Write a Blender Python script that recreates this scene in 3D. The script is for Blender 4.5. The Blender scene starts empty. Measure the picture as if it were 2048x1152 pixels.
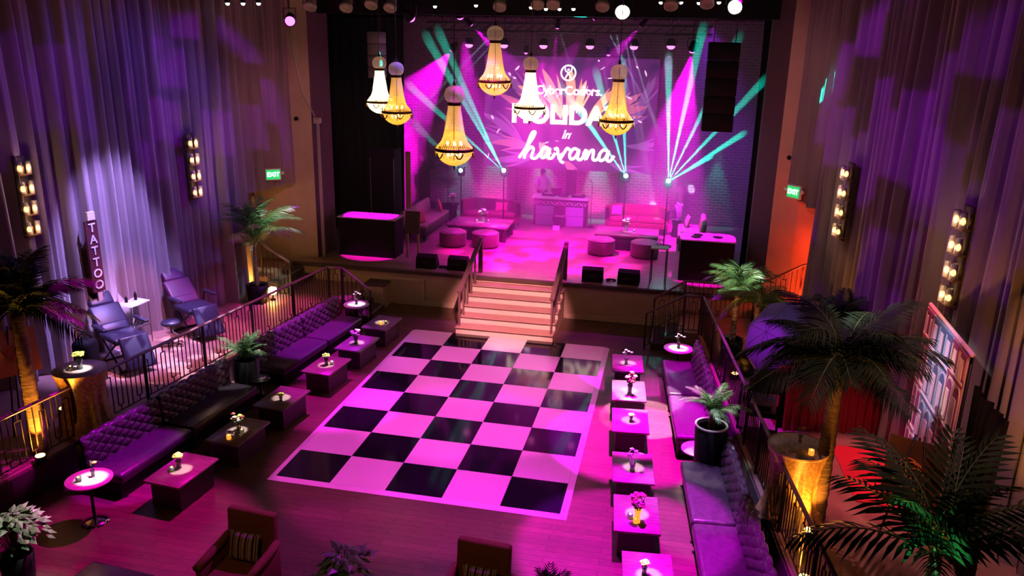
import bpy, bmesh, math, random
from mathutils import Vector, Matrix, Euler, Quaternion
PI = math.pi
R = math.radians
random.seed(7)
scene = bpy.context.scene
COL = scene.collection
S = 0.94      # stage height
PF = 0.50     # side platform height

# ------------------------------------------------------------------ materials
MATS = {}
def mat(name, col=(0.5, 0.5, 0.5), rough=0.5, metal=0.0, emit=None, es=0.0, trans=0.0, spec=0.5, sheen=0.0):
    if name in MATS: return MATS[name]
    m = bpy.data.materials.new(name); m.use_nodes = True
    b = m.node_tree.nodes['Principled BSDF']
    b.inputs['Base Color'].default_value = (*col, 1)
    b.inputs['Roughness'].default_value = rough
    b.inputs['Metallic'].default_value = metal
    b.inputs['Specular IOR Level'].default_value = spec
    if emit:
        b.inputs['Emission Color'].default_value = (*emit, 1)
        b.inputs['Emission Strength'].default_value = es
    if trans: b.inputs['Transmission Weight'].default_value = trans
    if sheen: b.inputs['Sheen Weight'].default_value = sheen
    MATS[name] = m
    return m
def nodes(m): return m.node_tree.nodes, m.node_tree.links, m.node_tree.nodes['Principled BSDF']
def noise_col(m, c1, c2, scale=6.0, stretch=(1, 1, 1), detail=4, bump=0.0, rough=None):
    n, l, b = nodes(m)
    tc = n.new('ShaderNodeTexCoord'); mp = n.new('ShaderNodeMapping'); mp.inputs['Scale'].default_value = stretch
    nz = n.new('ShaderNodeTexNoise'); nz.inputs['Scale'].default_value = scale; nz.inputs['Detail'].default_value = detail
    rp = n.new('ShaderNodeValToRGB')
    rp.color_ramp.elements[0].position = 0.35; rp.color_ramp.elements[1].position = 0.68
    rp.color_ramp.elements[0].color = (*c1, 1); rp.color_ramp.elements[1].color = (*c2, 1)
    l.new(tc.outputs['Object'], mp.inputs[0]); l.new(mp.outputs[0], nz.inputs['Vector'])
    l.new(nz.outputs['Fac'], rp.inputs[0]); l.new(rp.outputs[0], b.inputs['Base Color'])
    if bump:
        bp = n.new('ShaderNodeBump'); bp.inputs['Strength'].default_value = bump; bp.inputs['Distance'].default_value = 0.01
        l.new(nz.outputs['Fac'], bp.inputs['Height']); l.new(bp.outputs[0], b.inputs['Normal'])
    return m
def plank_mat(name, c1, c2, pw, pl, rough, rot=0.0):
    m = mat(name, c1, rough)
    n, l, b = nodes(m)
    tc = n.new('ShaderNodeTexCoord'); mp = n.new('ShaderNodeMapping'); mp.inputs['Rotation'].default_value = (0, 0, rot)
    br = n.new('ShaderNodeTexBrick'); br.inputs['Scale'].default_value = 1.0
    br.inputs['Brick Width'].default_value = pl; br.inputs['Row Height'].default_value = pw
    br.inputs['Mortar Size'].default_value = 0.003; br.inputs['Mortar'].default_value = (0.006, 0.004, 0.003, 1)
    br.inputs['Color1'].default_value = (*c1, 1); br.inputs['Color2'].default_value = (*c2, 1)
    nz = n.new('ShaderNodeTexNoise'); nz.inputs['Scale'].default_value = 3.0; nz.inputs['Detail'].default_value = 6
    mp2 = n.new('ShaderNodeMapping'); mp2.inputs['Scale'].default_value = (2, 22, 1)
    mx = n.new('ShaderNodeMix'); mx.data_type = 'RGBA'; mx.blend_type = 'MULTIPLY'; mx.inputs[0].default_value = 0.7
    l.new(tc.outputs['Object'], mp.inputs[0]); l.new(mp.outputs[0], br.inputs['Vector'])
    l.new(mp.outputs[0], mp2.inputs[0]); l.new(mp2.outputs[0], nz.inputs['Vector'])
    rp = n.new('ShaderNodeValToRGB'); rp.color_ramp.elements[0].position = 0.3; rp.color_ramp.elements[0].color = (0.35, 0.35, 0.35, 1); rp.color_ramp.elements[1].position = 0.7
    l.new(nz.outputs['Fac'], rp.inputs[0])
    l.new(br.outputs['Color'], mx.inputs[6]); l.new(rp.outputs[0], mx.inputs[7]); l.new(mx.outputs[2], b.inputs['Base Color'])
    return m
def brick_mat(name, c1, c2, mortar):
    m = mat(name, c1, 0.75)
    n, l, b = nodes(m)
    tc = n.new('ShaderNodeTexCoord'); mp = n.new('ShaderNodeMapping'); mp.inputs['Rotation'].default_value = (R(90), 0, 0)
    br = n.new('ShaderNodeTexBrick'); br.inputs['Scale'].default_value = 1.0
    br.inputs['Brick Width'].default_value = 0.26; br.inputs['Row Height'].default_value = 0.095
    br.inputs['Mortar Size'].default_value = 0.009; br.inputs['Mortar'].default_value = (*mortar, 1)
    br.inputs['Color1'].default_value = (*c1, 1); br.inputs['Color2'].default_value = (*c2, 1)
    l.new(tc.outputs['Object'], mp.inputs[0]); l.new(mp.outputs[0], br.inputs['Vector']); l.new(br.outputs['Color'], b.inputs['Base Color'])
    bp = n.new('ShaderNodeBump'); bp.inputs['Strength'].default_value = 0.6; bp.inputs['Distance'].default_value = 0.02; bp.invert = True
    l.new(br.outputs['Fac'], bp.inputs['Height']); l.new(bp.outputs[0], b.inputs['Normal'])
    return m

M_floor = plank_mat('dark_walnut_planks', (0.16, 0.085, 0.06), (0.11, 0.06, 0.045), 0.13, 1.5, 0.38)
M_plat = noise_col(mat('platform_boards', (0.3, 0.16, 0.12), 0.6), (0.26, 0.13, 0.10), (0.34, 0.19, 0.15), 3)
M_stagefl = plank_mat('stage_boards', (0.46, 0.30, 0.27), (0.38, 0.24, 0.2), 0.14, 2.2, 0.32)
M_wallbeige = noise_col(mat('beige_plaster', (0.55, 0.4, 0.33), 0.8), (0.52, 0.38, 0.31), (0.58, 0.43, 0.36), 3)
M_cream = mat('cream_paint', (0.62, 0.50, 0.42), 0.6)
M_tread = noise_col(mat('tread_cover', (0.45, 0.28, 0.25), 0.9), (0.38, 0.22, 0.2), (0.5, 0.32, 0.29), 90)
M_riser = mat('riser_paint', (0.72, 0.58, 0.5), 0.6)
M_black = mat('matt_black', (0.005, 0.005, 0.006), 0.7, spec=0.2)
M_blackgloss = mat('black_lacquer', (0.015, 0.012, 0.014), 0.25)
M_drapeblack = mat('black_drape', (0.006, 0.005, 0.007), 0.95, spec=0.1)
M_brown_dark = mat('dark_brown_wall', (0.07, 0.045, 0.04), 0.8)
M_iron = mat('dark_iron', (0.03, 0.02, 0.02), 0.5, 0.6)
M_railtop = mat('rail_wood', (0.16, 0.09, 0.1), 0.35)
M_metal = mat('brushed_metal', (0.5, 0.5, 0.52), 0.35, 1.0)
M_chrome = mat('chrome', (0.8, 0.8, 0.82), 0.12, 1.0)
M_leather = noise_col(mat('dark_leather', (0.045, 0.025, 0.04), 0.28), (0.04, 0.022, 0.036), (0.07, 0.04, 0.06), 14, bump=0.15)
M_curtain = noise_col(mat('velvet_drape', (0.34, 0.24, 0.24), 0.85, sheen=0.3), (0.2, 0.15, 0.16), (0.3, 0.23, 0.23), 1.6, (1, 1, 0.15))
M_brick = brick_mat('painted_brick', (0.22, 0.13, 0.14), (0.15, 0.09, 0.1), (0.42, 0.34, 0.35))
M_white_tile = noise_col(mat('white_dance_panel', (0.72, 0.62, 0.66), 0.22), (0.68, 0.58, 0.62), (0.78, 0.68, 0.7), 40)
M_black_tile = mat('black_dance_panel', (0.008, 0.008, 0.012), 0.07)
M_trimfl = mat('dance_ramp_white', (0.75, 0.65, 0.7), 0.35)
M_tabletop = noise_col(mat('table_walnut', (0.2, 0.13, 0.13), 0.32), (0.14, 0.09, 0.09), (0.26, 0.17, 0.17), 5, (1, 9, 1))
M_tablebox = mat('table_box', (0.03, 0.018, 0.022), 0.55)
M_red_sofa = mat('red_velvet', (0.13, 0.006, 0.012), 0.8, sheen=0.1)
M_tan = mat('tan_upholstery', (0.30, 0.19, 0.17), 0.8)
M_brown_fabric = noise_col(mat('rust_upholstery', (0.2, 0.065, 0.035), 0.85), (0.16, 0.05, 0.025), (0.24, 0.085, 0.045), 60)
M_gold = None
M_leaf = noise_col(mat('palm_leaf', (0.05, 0.12, 0.04), 0.45), (0.03, 0.09, 0.03), (0.08, 0.17, 0.05), 3)
M_leafdark = noise_col(mat('dark_palm_leaf', (0.02, 0.05, 0.02), 0.6, spec=0.25), (0.008, 0.022, 0.008), (0.018, 0.042, 0.012), 3)
M_fern = noise_col(mat('fern_leaf', (0.13, 0.26, 0.10), 0.5), (0.08, 0.2, 0.06), (0.2, 0.34, 0.15), 5)
M_stem = mat('green_stem', (0.08, 0.14, 0.04), 0.6)
M_trunk = noise_col(mat('palm_trunk', (0.14, 0.08, 0.05), 0.9), (0.09, 0.05, 0.03), (0.2, 0.12, 0.07), 7, (1, 1, 6), bump=0.8)
M_pot = mat('black_planter', (0.005, 0.005, 0.005), 0.5, spec=0.2)
M_potrim = mat('white_planter_rim', (0.8, 0.8, 0.8), 0.4)
M_soil = mat('dark_soil', (0.03, 0.02, 0.015), 0.95)
M_glass = mat('clear_glass', (0.9, 0.92, 0.95), 0.05, trans=0.85)
M_yellow = mat('yellow_petal', (0.75, 0.8, 0.12), 0.6)
M_white = mat('white_petal', (0.85, 0.85, 0.8), 0.6)
M_pink = mat('pink_petal', (0.75, 0.35, 0.42), 0.6)
M_greenp = mat('lime_petal', (0.4, 0.62, 0.08), 0.6)
M_orangep = mat('orange_petal', (0.85, 0.32, 0.15), 0.6)
M_redp = mat('deep_red_petal', (0.25, 0.05, 0.04), 0.6)
M_wax = mat('candle_wax', (0.9, 0.8, 0.6), 0.5, emit=(1.0, 0.62, 0.25), es=1.6)
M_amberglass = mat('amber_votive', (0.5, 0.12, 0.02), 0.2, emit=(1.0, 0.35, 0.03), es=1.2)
M_flame = mat('flame', (1, 0.7, 0.3), 0.5, emit=(1.0, 0.6, 0.15), es=14)
M_vinyl = mat('blue_black_vinyl', (0.022, 0.02, 0.045), 0.4, spec=0.3)
M_vinylred = mat('plum_vinyl', (0.07, 0.015, 0.06), 0.4, spec=0.3)
M_paper = mat('off_white', (0.8, 0.75, 0.75), 0.6)
M_skin = mat('skin', (0.62, 0.4, 0.32), 0.55)
M_hair = mat('dark_hair', (0.015, 0.01, 0.01), 0.6)
M_shirt = mat('white_shirt', (0.75, 0.6, 0.75), 0.8)
M_trousers = mat('dark_trousers', (0.02, 0.02, 0.03), 0.8)

def satin(name, c1, c2, scale):
    m = mat(name, c1, 0.35)
    n, l, b = nodes(m)
    tc = n.new('ShaderNodeTexCoord'); vo = n.new('ShaderNodeTexNoise'); vo.inputs['Scale'].default_value = scale; vo.inputs['Distortion'].default_value = 2.2; vo.inputs['Detail'].default_value = 1
    rp = n.new('ShaderNodeValToRGB'); rp.color_ramp.elements[0].position = 0.47; rp.color_ramp.elements[1].position = 0.53
    rp.color_ramp.elements[0].color = (*c1, 1); rp.color_ramp.elements[1].color = (*c2, 1)
    l.new(tc.outputs['Object'], vo.inputs['Vector']); l.new(vo.outputs['Fac'], rp.inputs[0]); l.new(rp.outputs[0], b.inputs['Base Color'])
    return m
M_gold = satin('gold_damask', (0.6, 0.36, 0.14), (0.42, 0.22, 0.07), 9)
M_redcloth = mat('crimson_satin', (0.20, 0.006, 0.012), 0.4)

# ------------------------------------------------------------------ mesh building
class MB:
    """collects shapes; build() links them as ONE mesh object"""
    def __init__(self): self.v = []; self.f = []; self.mi = []; self.sm = []
    def add(self, vs, fs, mi=0, smooth=False, M=None):
        o = len(self.v)
        for p in vs:
            p = Vector(p)
            self.v.append(tuple(M @ p) if M is not None else tuple(p))
        for f in fs: self.f.append(tuple(i + o for i in f)); self.mi.append(mi); self.sm.append(smooth)
        return self
    def box(self, c, s, rot=None, mi=0):
        x, y, z = (k / 2 for k in s)
        vs = [(-x, -y, -z), (x, -y, -z), (x, y, -z), (-x, y, -z), (-x, -y, z), (x, -y, z), (x, y, z), (-x, y, z)]
        M = Matrix.Translation(c)
        if rot is not None: M = M @ (rot if isinstance(rot, Matrix) else Euler(rot).to_matrix().to_4x4())
        return self.add(vs, [(0, 3, 2, 1), (4, 5, 6, 7), (0, 1, 5, 4), (1, 2, 6, 5), (2, 3, 7, 6), (3, 0, 4, 7)], mi, False, M)
    def prism(self, poly, z0, z1, mi=0):
        poly = [(p[0], p[1]) for p in poly]; n = len(poly)
        vs = [(x, y, z0) for x, y in poly] + [(x, y, z1) for x, y in poly]
        fs = [tuple(range(n))[::-1], tuple(range(n, 2 * n))] + [(i, (i + 1) % n, n + (i + 1) % n, n + i) for i in range(n)]
        return self.add(vs, fs, mi)
    def lathe(self, prof, n=24, c=(0, 0, 0), mi=0, smooth=True, M=None, wob=None):
        vs = []; fs = []
        for r, z in prof:
            for k in range(n):
                a = 2 * PI * k / n
                rr = r * (wob(a, z) if wob else 1)
                vs.append((c[0] + rr * math.cos(a), c[1] + rr * math.sin(a), c[2] + z))
        for i in range(len(prof) - 1):
            for k in range(n):
                k2 = (k + 1) % n
                fs.append((i * n + k, i * n + k2, (i + 1) * n + k2, (i + 1) * n + k))
        closed = prof[0] == prof[-1]
        if prof[0][0] > 1e-4 and not closed: fs.append(tuple(range(n))[::-1])
        if prof[-1][0] > 1e-4 and not closed: fs.append(tuple((len(prof) - 1) * n + k for k in range(n)))
        return self.add(vs, fs, mi, smooth, M)
    def cyl(self, c, r, h, n=20, mi=0, r2=None, M=None):
        r2 = r if r2 is None else r2
        return self.lathe([(r, 0), (r2, h)], n, c, mi, n > 8, M)
    def tube(self, pts, r, n=8, mi=0, closed=False):
        pts = [Vector(p) for p in pts]
        rs = r if isinstance(r, (list, tuple)) else [r] * len(pts)
        vs = []; fs = []
        up = None
        for i, p in enumerate(pts):
            a = pts[max(0, i - 1)]; b = pts[min(len(pts) - 1, i + 1)]
            if closed: a = pts[i - 1]; b = pts[(i + 1) % len(pts)]
            t = (b - a)
            if t.length < 1e-9: t = Vector((0, 0, 1))
            t.normalize()
            if up is None or abs(up.dot(t)) > 0.999:
                up = Vector((0, 0, 1)) if abs(t.z) < 0.95 else Vector((1, 0, 0))
            s = t.cross(up).normalized(); u = s.cross(t).normalized(); up = u
            for k in range(n):
                an = 2 * PI * (k + 0.5) / n
                vs.append(p + s * math.cos(an) * rs[i] + u * math.sin(an) * rs[i])
        m = len(pts)
        for i in range(m if closed else m - 1):
            j = (i + 1) % m
            for k in range(n):
                k2 = (k + 1) % n
                fs.append((i * n + k, i * n + k2, j * n + k2, j * n + k))
        if not closed: fs += [tuple(range(n))[::-1], tuple((m - 1) * n + k for k in range(n))]
        return self.add(vs, fs, mi, n > 4)
    def sphere(self, c, r, n=12, m=8, mi=0, sc=(1, 1, 1)):
        vs = [(c[0], c[1], c[2] - r * sc[2])]; fs = []
        for i in range(1, m):
            th = PI * i / m
            for k in range(n):
                a = 2 * PI * k / n
                vs.append((c[0] + r * sc[0] * math.sin(th) * math.cos(a), c[1] + r * sc[1] * math.sin(th) * math.sin(a), c[2] - r * sc[2] * math.cos(th)))
        vs.append((c[0], c[1], c[2] + r * sc[2])); L = len(vs) - 1
        for k in range(n): fs.append((0, 1 + (k + 1) % n, 1 + k))
        for i in range(m - 2):
            for k in range(n):
                k2 = (k + 1) % n; a = 1 + i * n
                fs.append((a + k, a + k2, a + n + k2, a + n + k))
        a = 1 + (m - 2) * n
        for k in range(n): fs.append((a + k, a + (k + 1) % n, L))
        return self.add(vs, fs, mi, True)
    def grid(self, fn, nu, nv, mi=0, smooth=True):
        vs = [fn(i / nu, j / nv) for j in range(nv + 1) for i in range(nu + 1)]
        fs = [(j * (nu + 1) + i, j * (nu + 1) + i + 1, (j + 1) * (nu + 1) + i + 1, (j + 1) * (nu + 1) + i) for j in range(nv) for i in range(nu)]
        return self.add(vs, fs, mi, smooth)
    def rbox(self, c, s, r=0.04, seg=3, mi=0, rot=None):
        """rounded box (superellipsoid-free: a bevelled cube)"""
        bm = bmesh.new(); bmesh.ops.create_cube(bm, size=1.0)
        bmesh.ops.scale(bm, vec=s, verts=bm.verts)
        bmesh.ops.bevel(bm, geom=list(bm.edges) + list(bm.verts), offset=min(r, min(s) * 0.49), segments=seg, profile=0.5, affect='EDGES')
        bm.verts.index_update()
        M = Matrix.Translation(c)
        if rot is not None: M = M @ Euler(rot).to_matrix().to_4x4()
        self.add([v.co.copy() for v in bm.verts], [tuple(v.index for v in f.verts) for f in bm.faces], mi, True, M)
        bm.free(); return self
    def build(self, name, mats, parent=None, loc=None, rot=None):
        me = bpy.data.meshes.new(name)
        me.from_pydata(self.v, [], self.f)
        for m in (mats if isinstance(mats, (list, tuple)) else [mats]): me.materials.append(m)
        me.polygons.foreach_set('material_index', self.mi)
        me.polygons.foreach_set('use_smooth', self.sm)
        me.update()
        o = bpy.data.objects.new(name, me); COL.objects.link(o)
        if parent is not None: o.parent = parent
        if loc is not None: o.location = loc
        if rot is not None: o.rotation_euler = rot if hasattr(rot, '__len__') else (0, 0, rot)
        return o
def tag(o, label, cat, group=None, kind=None):
    if label: o['label'] = label
    if cat: o['category'] = cat
    if group: o['group'] = group
    if kind: o['kind'] = kind
    return o
def thing(name, label, cat, loc=(0, 0, 0), rz=0.0, group=None):
    o = bpy.data.objects.new(name, None); COL.objects.link(o); o.empty_display_size = 0.1
    o.location = loc; o.rotation_euler = (0, 0, rz)
    return tag(o, label, cat, group)
def flat0(p, z=0.0): return (p[0], p[1], z)
def struct(o): o['kind'] = 'structure'; return o
def copy_tree(o, parent=None):
    c = o.copy(); COL.objects.link(c); c.parent = parent
    for ch in list(o.children): copy_tree(ch, c)
    return c
def dup(o, label, loc, rz=None, scale=None):
    c = copy_tree(o); c.location = loc; c['label'] = label
    if rz is not None: c.rotation_euler = (0, 0, rz)
    if scale is not None: c.scale = (scale,) * 3
    return c

# ------------------------------------------------------------------ lights
def aim(o, target): o.rotation_euler = (Vector(target) - Vector(o.location)).to_track_quat('-Z', 'Y').to_euler()
def spot(name, loc, target, power, col, angle, blend=0.3, radius=0.05, gobo=None, soft=True):
    L = bpy.data.lights.new(name, 'SPOT'); L.energy = power; L.color = col
    L.spot_size = R(angle); L.spot_blend = blend; L.shadow_soft_size = radius
    o = bpy.data.objects.new(name, L); COL.objects.link(o); o.location = loc; aim(o, target)
    if gobo:
        sc, thr, lo = gobo
        L.use_nodes = True; n = L.node_tree.nodes; l = L.node_tree.links
        em = n['Emission']
        tc = n.new('ShaderNodeTexCoord'); nz = n.new('ShaderNodeTexVoronoi'); nz.inputs['Scale'].default_value = sc
        nz.distance = 'CHEBYCHEV'
        rp = n.new('ShaderNodeValToRGB'); rp.color_ramp.elements[0].position = thr - 0.04; rp.color_ramp.elements[1].position = thr + 0.04
        rp.color_ramp.elements[0].color = (1, 1, 1, 1); rp.color_ramp.elements[1].color = (lo, lo, lo, 1)
        l.new(tc.outputs['Normal'], nz.inputs['Vector']); l.new(nz.outputs['Distance'], rp.inputs[0]); l.new(rp.outputs[0], em.inputs['Color'])
    return o
def point(name, loc, power, col, radius=0.05):
    L = bpy.data.lights.new(name, 'POINT'); L.energy = power; L.color = col; L.shadow_soft_size = radius
    o = bpy.data.objects.new(name, L); COL.objects.link(o); o.location = loc; return o
def area(name, loc, target, power, col, sx, sy=None):
    L = bpy.data.lights.new(name, 'AREA'); L.energy = power; L.color = col; L.shape = 'RECTANGLE'; L.size = sx; L.size_y = sy or sx
    o = bpy.data.objects.new(name, L); COL.objects.link(o); o.location = loc; aim(o, target); return o
MAG = (1.0, 0.0, 0.9); PUR = (0.5, 0.02, 1.0); CYAN = (0.0, 1.0, 0.72); AMB = (1.0, 0.38, 0.04); VIO = (0.38, 0.2, 1.0); WARM = (1.0, 0.62, 0.36)

# ------------------------------------------------------------------ camera
cam = bpy.data.cameras.new('camera'); co = bpy.data.objects.new('camera', cam); COL.objects.link(co); scene.camera = co
cam.sensor_width = 36.0; cam.lens = 1583.5 / 2048 * 36.0; cam.clip_end = 200
ya, pi_, ro = -0.1998, 0.2955, 0.0222
fw = Vector((math.sin(ya) * math.cos(pi_), math.cos(ya) * math.cos(pi_), -math.sin(pi_)))
r0 = Vector((math.cos(ya), -math.sin(ya), 0)); u0 = r0.cross(fw)
rr = r0 * math.cos(ro) + u0 * math.sin(ro); uu = -r0 * math.sin(ro) + u0 * math.cos(ro)
co.matrix_world = Matrix(((rr.x, uu.x, -fw.x, 5.838), (rr.y, uu.y, -fw.y, -10.218), (rr.z, uu.z, -fw.z, 6.637), (0, 0, 0, 1)))

# ------------------------------------------------------------------ the room
def railL(y): return -3.06 + 0.116 * y
def railR(y): return 7.47 - 0.116 * y
def wallL(y): return -6.05 + 0.21 * y
def wallR(y): return 10.40 - 0.21 * y
struct(MB().prism([(-9, -9), (14, -9), (14, 9.2), (-9, 9.2)], -0.2, 0).build('floor', M_floor))
# raised side platforms
struct(MB().prism([(railL(-8), -8), (railL(7.2), 7.2), (-1.9, 7.2), (-1.9, 8.9), (-6.5, 8.9), (-8.5, -8)], 0, PF).build('floor_left_platform', [M_plat]))
struct(MB().prism([(railR(-8), -8), (13.0, -8), (11.0, 8.9), (6.2, 8.9), (6.2, 7.2), (railR(7.2), 7.2)], 0, PF).build('floor_right_platform', [M_plat]))
for nm, f, s in (('left', railL, 1), ('right', railR, -1)):
    b = MB()
    xa, xb = f(-8) + s * 0.012, f(7.18) + s * 0.012
    b.add([(xa, -8, 0), (xb, 7.18, 0), (xb, 7.18, PF - 0.03), (xa, -8, PF - 0.03), (xa + s * .02, -8, 0), (xb + s * .02, 7.18, 0), (xb + s * .02, 7.18, PF - .03), (xa + s * .02, -8, PF - .03)],
          [(0, 1, 2, 3), (4, 7, 6, 5), (0, 4, 5, 1), (3, 2, 6, 7), (0, 3, 7, 4), (1, 5, 6, 2)])
    struct(b.build('trim_%s_platform_face' % nm, M_brown_dark))
# stage
struct(MB().prism([(-6, 9.0), (10.5, 9.0), (10.5, 17.4), (-6, 17.4)], S - 0.1, S).build('floor_stage', M_stagefl))
struct(MB().prism([(-6, 8.96), (10.5, 8.96), (10.5, 9.1), (-6, 9.1)], 0, S - 0.1).build('wall_stage_front', M_wallbeige))
struct(MB().box((2.25, 8.955, S - 0.045), (16, 0.1, 0.09)).build('trim_stage_nosing', M_brown_dark))
struct(MB().box((-0.15, 8.945, 0.07), (2.2, 0.03, 0.14)).build('baseboard_stage_left', M_cream))
struct(MB().box((4.8, 8.945, 0.07), (2.8, 0.03, 0.14)).build('baseboard_stage_right', M_cream))
# low hatch door in the stage front
h = MB().box((-0.88, 8.94, 0.36), (0.86, 0.03, 0.66))
hd = struct(h.build('door_1', M_wallbeige))
MB().box((-0.88, 8.925, 0.70), (0.96, 0.03, 0.05)).box((-1.335, 8.925, 0.36), (0.05, 0.03, 0.68)).box((-0.425, 8.925, 0.36), (0.05, 0.03, 0.68)).build('door_frame', M_cream, hd)
# low wall stub beside the left steps
struct(MB().box((-1.62, 8.66, 0.30), (0.55, 0.56, 0.60)).box((-1.62, 8.66, 0.615), (0.6, 0.6, 0.03), mi=1).build('wall_stub', [M_wallbeige, M_brown_dark]))
# landings and doorway recesses on both sides
struct(MB().prism([(-4.1, 7.4), (-4.1, 8.96), (-6.4, 8.96), (-6.4, 7.4)], PF, S).build('floor_left_landing', M_plat))
struct(MB().prism([(8.5, 7.4), (8.5, 8.96), (10.9, 8.96), (10.9, 7.4)], PF, S).build('floor_right_landing', M_plat))
M_ochre = mat('ochre_wall', (0.55, 0.36, 0.2), 0.8)
struct(MB().box((-5.15, 8.3, 2.4), (0.1, 2.6, 3.0)).build('wall_left_doorway', M_ochre))
struct(MB().box((9.55, 8.3, 2.4), (0.1, 2.8, 3.0)).build('wall_right_doorway', M_ochre))
# walls behind the drapes
struct(MB().prism([(wallL(-8) - .5, -8), (wallL(7.3) - .5, 7.3), (wallL(7.3) - .7, 7.3), (wallL(-8) - .7, -8)], 0, 9.0).prism([(wallL(7.3) - .5, 7.3), (wallL(9.2) - .5, 9.2), (wallL(9.2) - .7, 9.2), (wallL(7.3) - .7, 7.3)], 3.6, 9.0).build('wall_left', M_brown_dark))
struct(MB().prism([(wallR(-8) + .5, -8), (wallR(-8) + .7, -8), (wallR(7.1) + .7, 7.1), (wallR(7.1) + .5, 7.1)], 0, 9.0).prism([(wallR(7.1) + .5, 7.1), (wallR(7.1) + .7, 7.1), (wallR(9.2) + .7, 9.2), (wallR(9.2) + .5, 9.2)], 3.9, 9.0).build('wall_right', M_brown_dark))
struct(MB().box((2.2, 3, 9.1), (20, 30, 0.2)).build('ceiling', M_black))
# proscenium piers
def pier(poly, name, m): return struct(MB().prism(poly, S, 9.0).build(name, m))
pier([(-3.65, 9.5), (-3.9, 9.42), (-4.3, 9.2), (-5.2, 9.2), (-5.2, 9.7), (-3.7, 9.7)], 'pillar_left', M_wallbeige)
pier([(8.2, 9.5), (8.75, 9.2), (10.0, 9.2), (10.0, 9.7), (8.25, 9.7)], 'pillar_right', M_wallbeige)
pier([(-3.66, 9.52), (-3.58, 10.4), (-3.58, 10.6), (-5.2, 10.6), (-5.2, 9.7), (-3.7, 9.7)], 'wall_left_reveal', M_brown_dark)
pier([(8.2, 9.52), (8.22, 9.7), (10, 9.7), (10, 10.6), (7.82, 10.6), (7.82, 10.3)], 'wall_right_reveal', M_brown_dark)
# stage house
struct(MB().box((2.25, 17.1, 4.5), (14, 0.2, 9)).build('wall_stage_back', M_brick))
struct(MB().box((-5.0, 14.0, 4.5), (0.2, 7, 9)).build('wall_stage_left', M_black))
struct(MB().box((8.9, 14.0, 4.5), (0.2, 7, 9)).build('wall_stage_right', M_black))
for k, px in enumerate((-3.0, 0.25, 2.35, 4.1, 6.1)):
    struct(MB().box((px, 16.96, 2.2), (0.32, 0.16, 2.6)).build('pillar_stage_back', M_brown_dark))
struct(MB().box((2.2, 10.2, 8.2), (12, 0.3, 1.65)).build('wall_proscenium_header', M_black))

def drape(fnx, y0, y1, z0, z1, amp, pitch, seed, sgn, rows=6):
    """pleated cloth hanging from z1 to z0 along the line x = fnx(y)"""
    rnd = random.Random(seed)
    ys = []; offs = []
    y = y0; ph = 0.0
    n = int((y1 - y0) / 0.022)
    w = [pitch * (0.6 + 0.9 * rnd.random()) for _ in range(200)]
    a = [amp * (0.55 + 0.75 * rnd.random()) for _ in range(200)]
    cur = 0; acc = 0.0
    prof = []
    for i in range(n + 1):
        yy = y0 + (y1 - y0) * i / n
        while yy - y0 - acc > w[cur]: acc += w[cur]; cur += 1
        t = (yy - y0 - acc) / w[cur]
        prof.append((yy, a[cur] * (0.5 - 0.5 * math.cos(2 * PI * t)) ** 0.8 + 0.022 * math.sin(yy * 57 + 2 * math.sin(yy * 3.1)) + 0.012 * math.sin(yy * 103)))
    b = MB()
    def fn(u, v):
        yy, d = prof[min(n, int(round(u * n)))]
        k = 1.0 + 0.35 * (v - 0.5) + 0.12 * math.sin(v * 5 + yy * 3)
        return (fnx(yy) + sgn * d * k, yy + 0.03 * math.sin(v * 4 + yy * 2.3), z0 + (z1 - z0) * (1 - v))
    b.grid(fn, n, rows)
    return b
cu = drape(wallL, -7.5, 7.35, PF, 8.9, 0.22, 0.27, 3, 1).build('drape_curtain', M_curtain)
tag(cu, 'tall pleated velvet drape covering the whole left wall behind the tattoo chairs', 'curtain')
cu = drape(wallL, 7.35, 9.25, 3.05, 8.9, 0.15, 0.28, 5, 1).build('drape_curtain', M_curtain)
tag(cu, 'short pleated drape ending above the ochre doorway beside the left pier', 'curtain')
cu = drape(wallR, -7.5, 7.2, PF, 8.9, 0.22, 0.27, 8, -1).build('drape_curtain', M_curtain)
tag(cu, 'tall pleated velvet drape covering the right wall behind the painted street backdrop', 'curtain')
cu = drape(wallR, 7.2, 9.0, 3.5, 8.9, 0.15, 0.28, 9, -1).build('drape_curtain', M_curtain)
tag(cu, 'short pleated drape ending above the orange lit doorway beside the right pier', 'curtain')
# black masking on stage
def drapeX(x0, x1, y, z0, z1, seed):
    d = drape(lambda q: 0.0, x0, x1, z0, z1, 0.12, 0.25, seed, 1)
    d.v = [(v[1], y - v[0], v[2]) for v in d.v]
    return d
tag(drapeX(-4.9, -2.35, 13.2, S, 8.8, 11).build('stage_leg_curtain', M_drapeblack), 'black masking drape at the left side of the stage', 'curtain')
tag(drapeX(7.75, 8.8, 11.6, S, 8.8, 12).build('stage_leg_curtain', M_drapeblack), 'black masking drape at the right side of the stage', 'curtain')
tag(drapeX(-4.9, 8.8, 11.2, 7.38, 8.8, 13).build('border_curtain', M_drapeblack), 'black border drape across the top of the stage opening', 'curtain')

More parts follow.
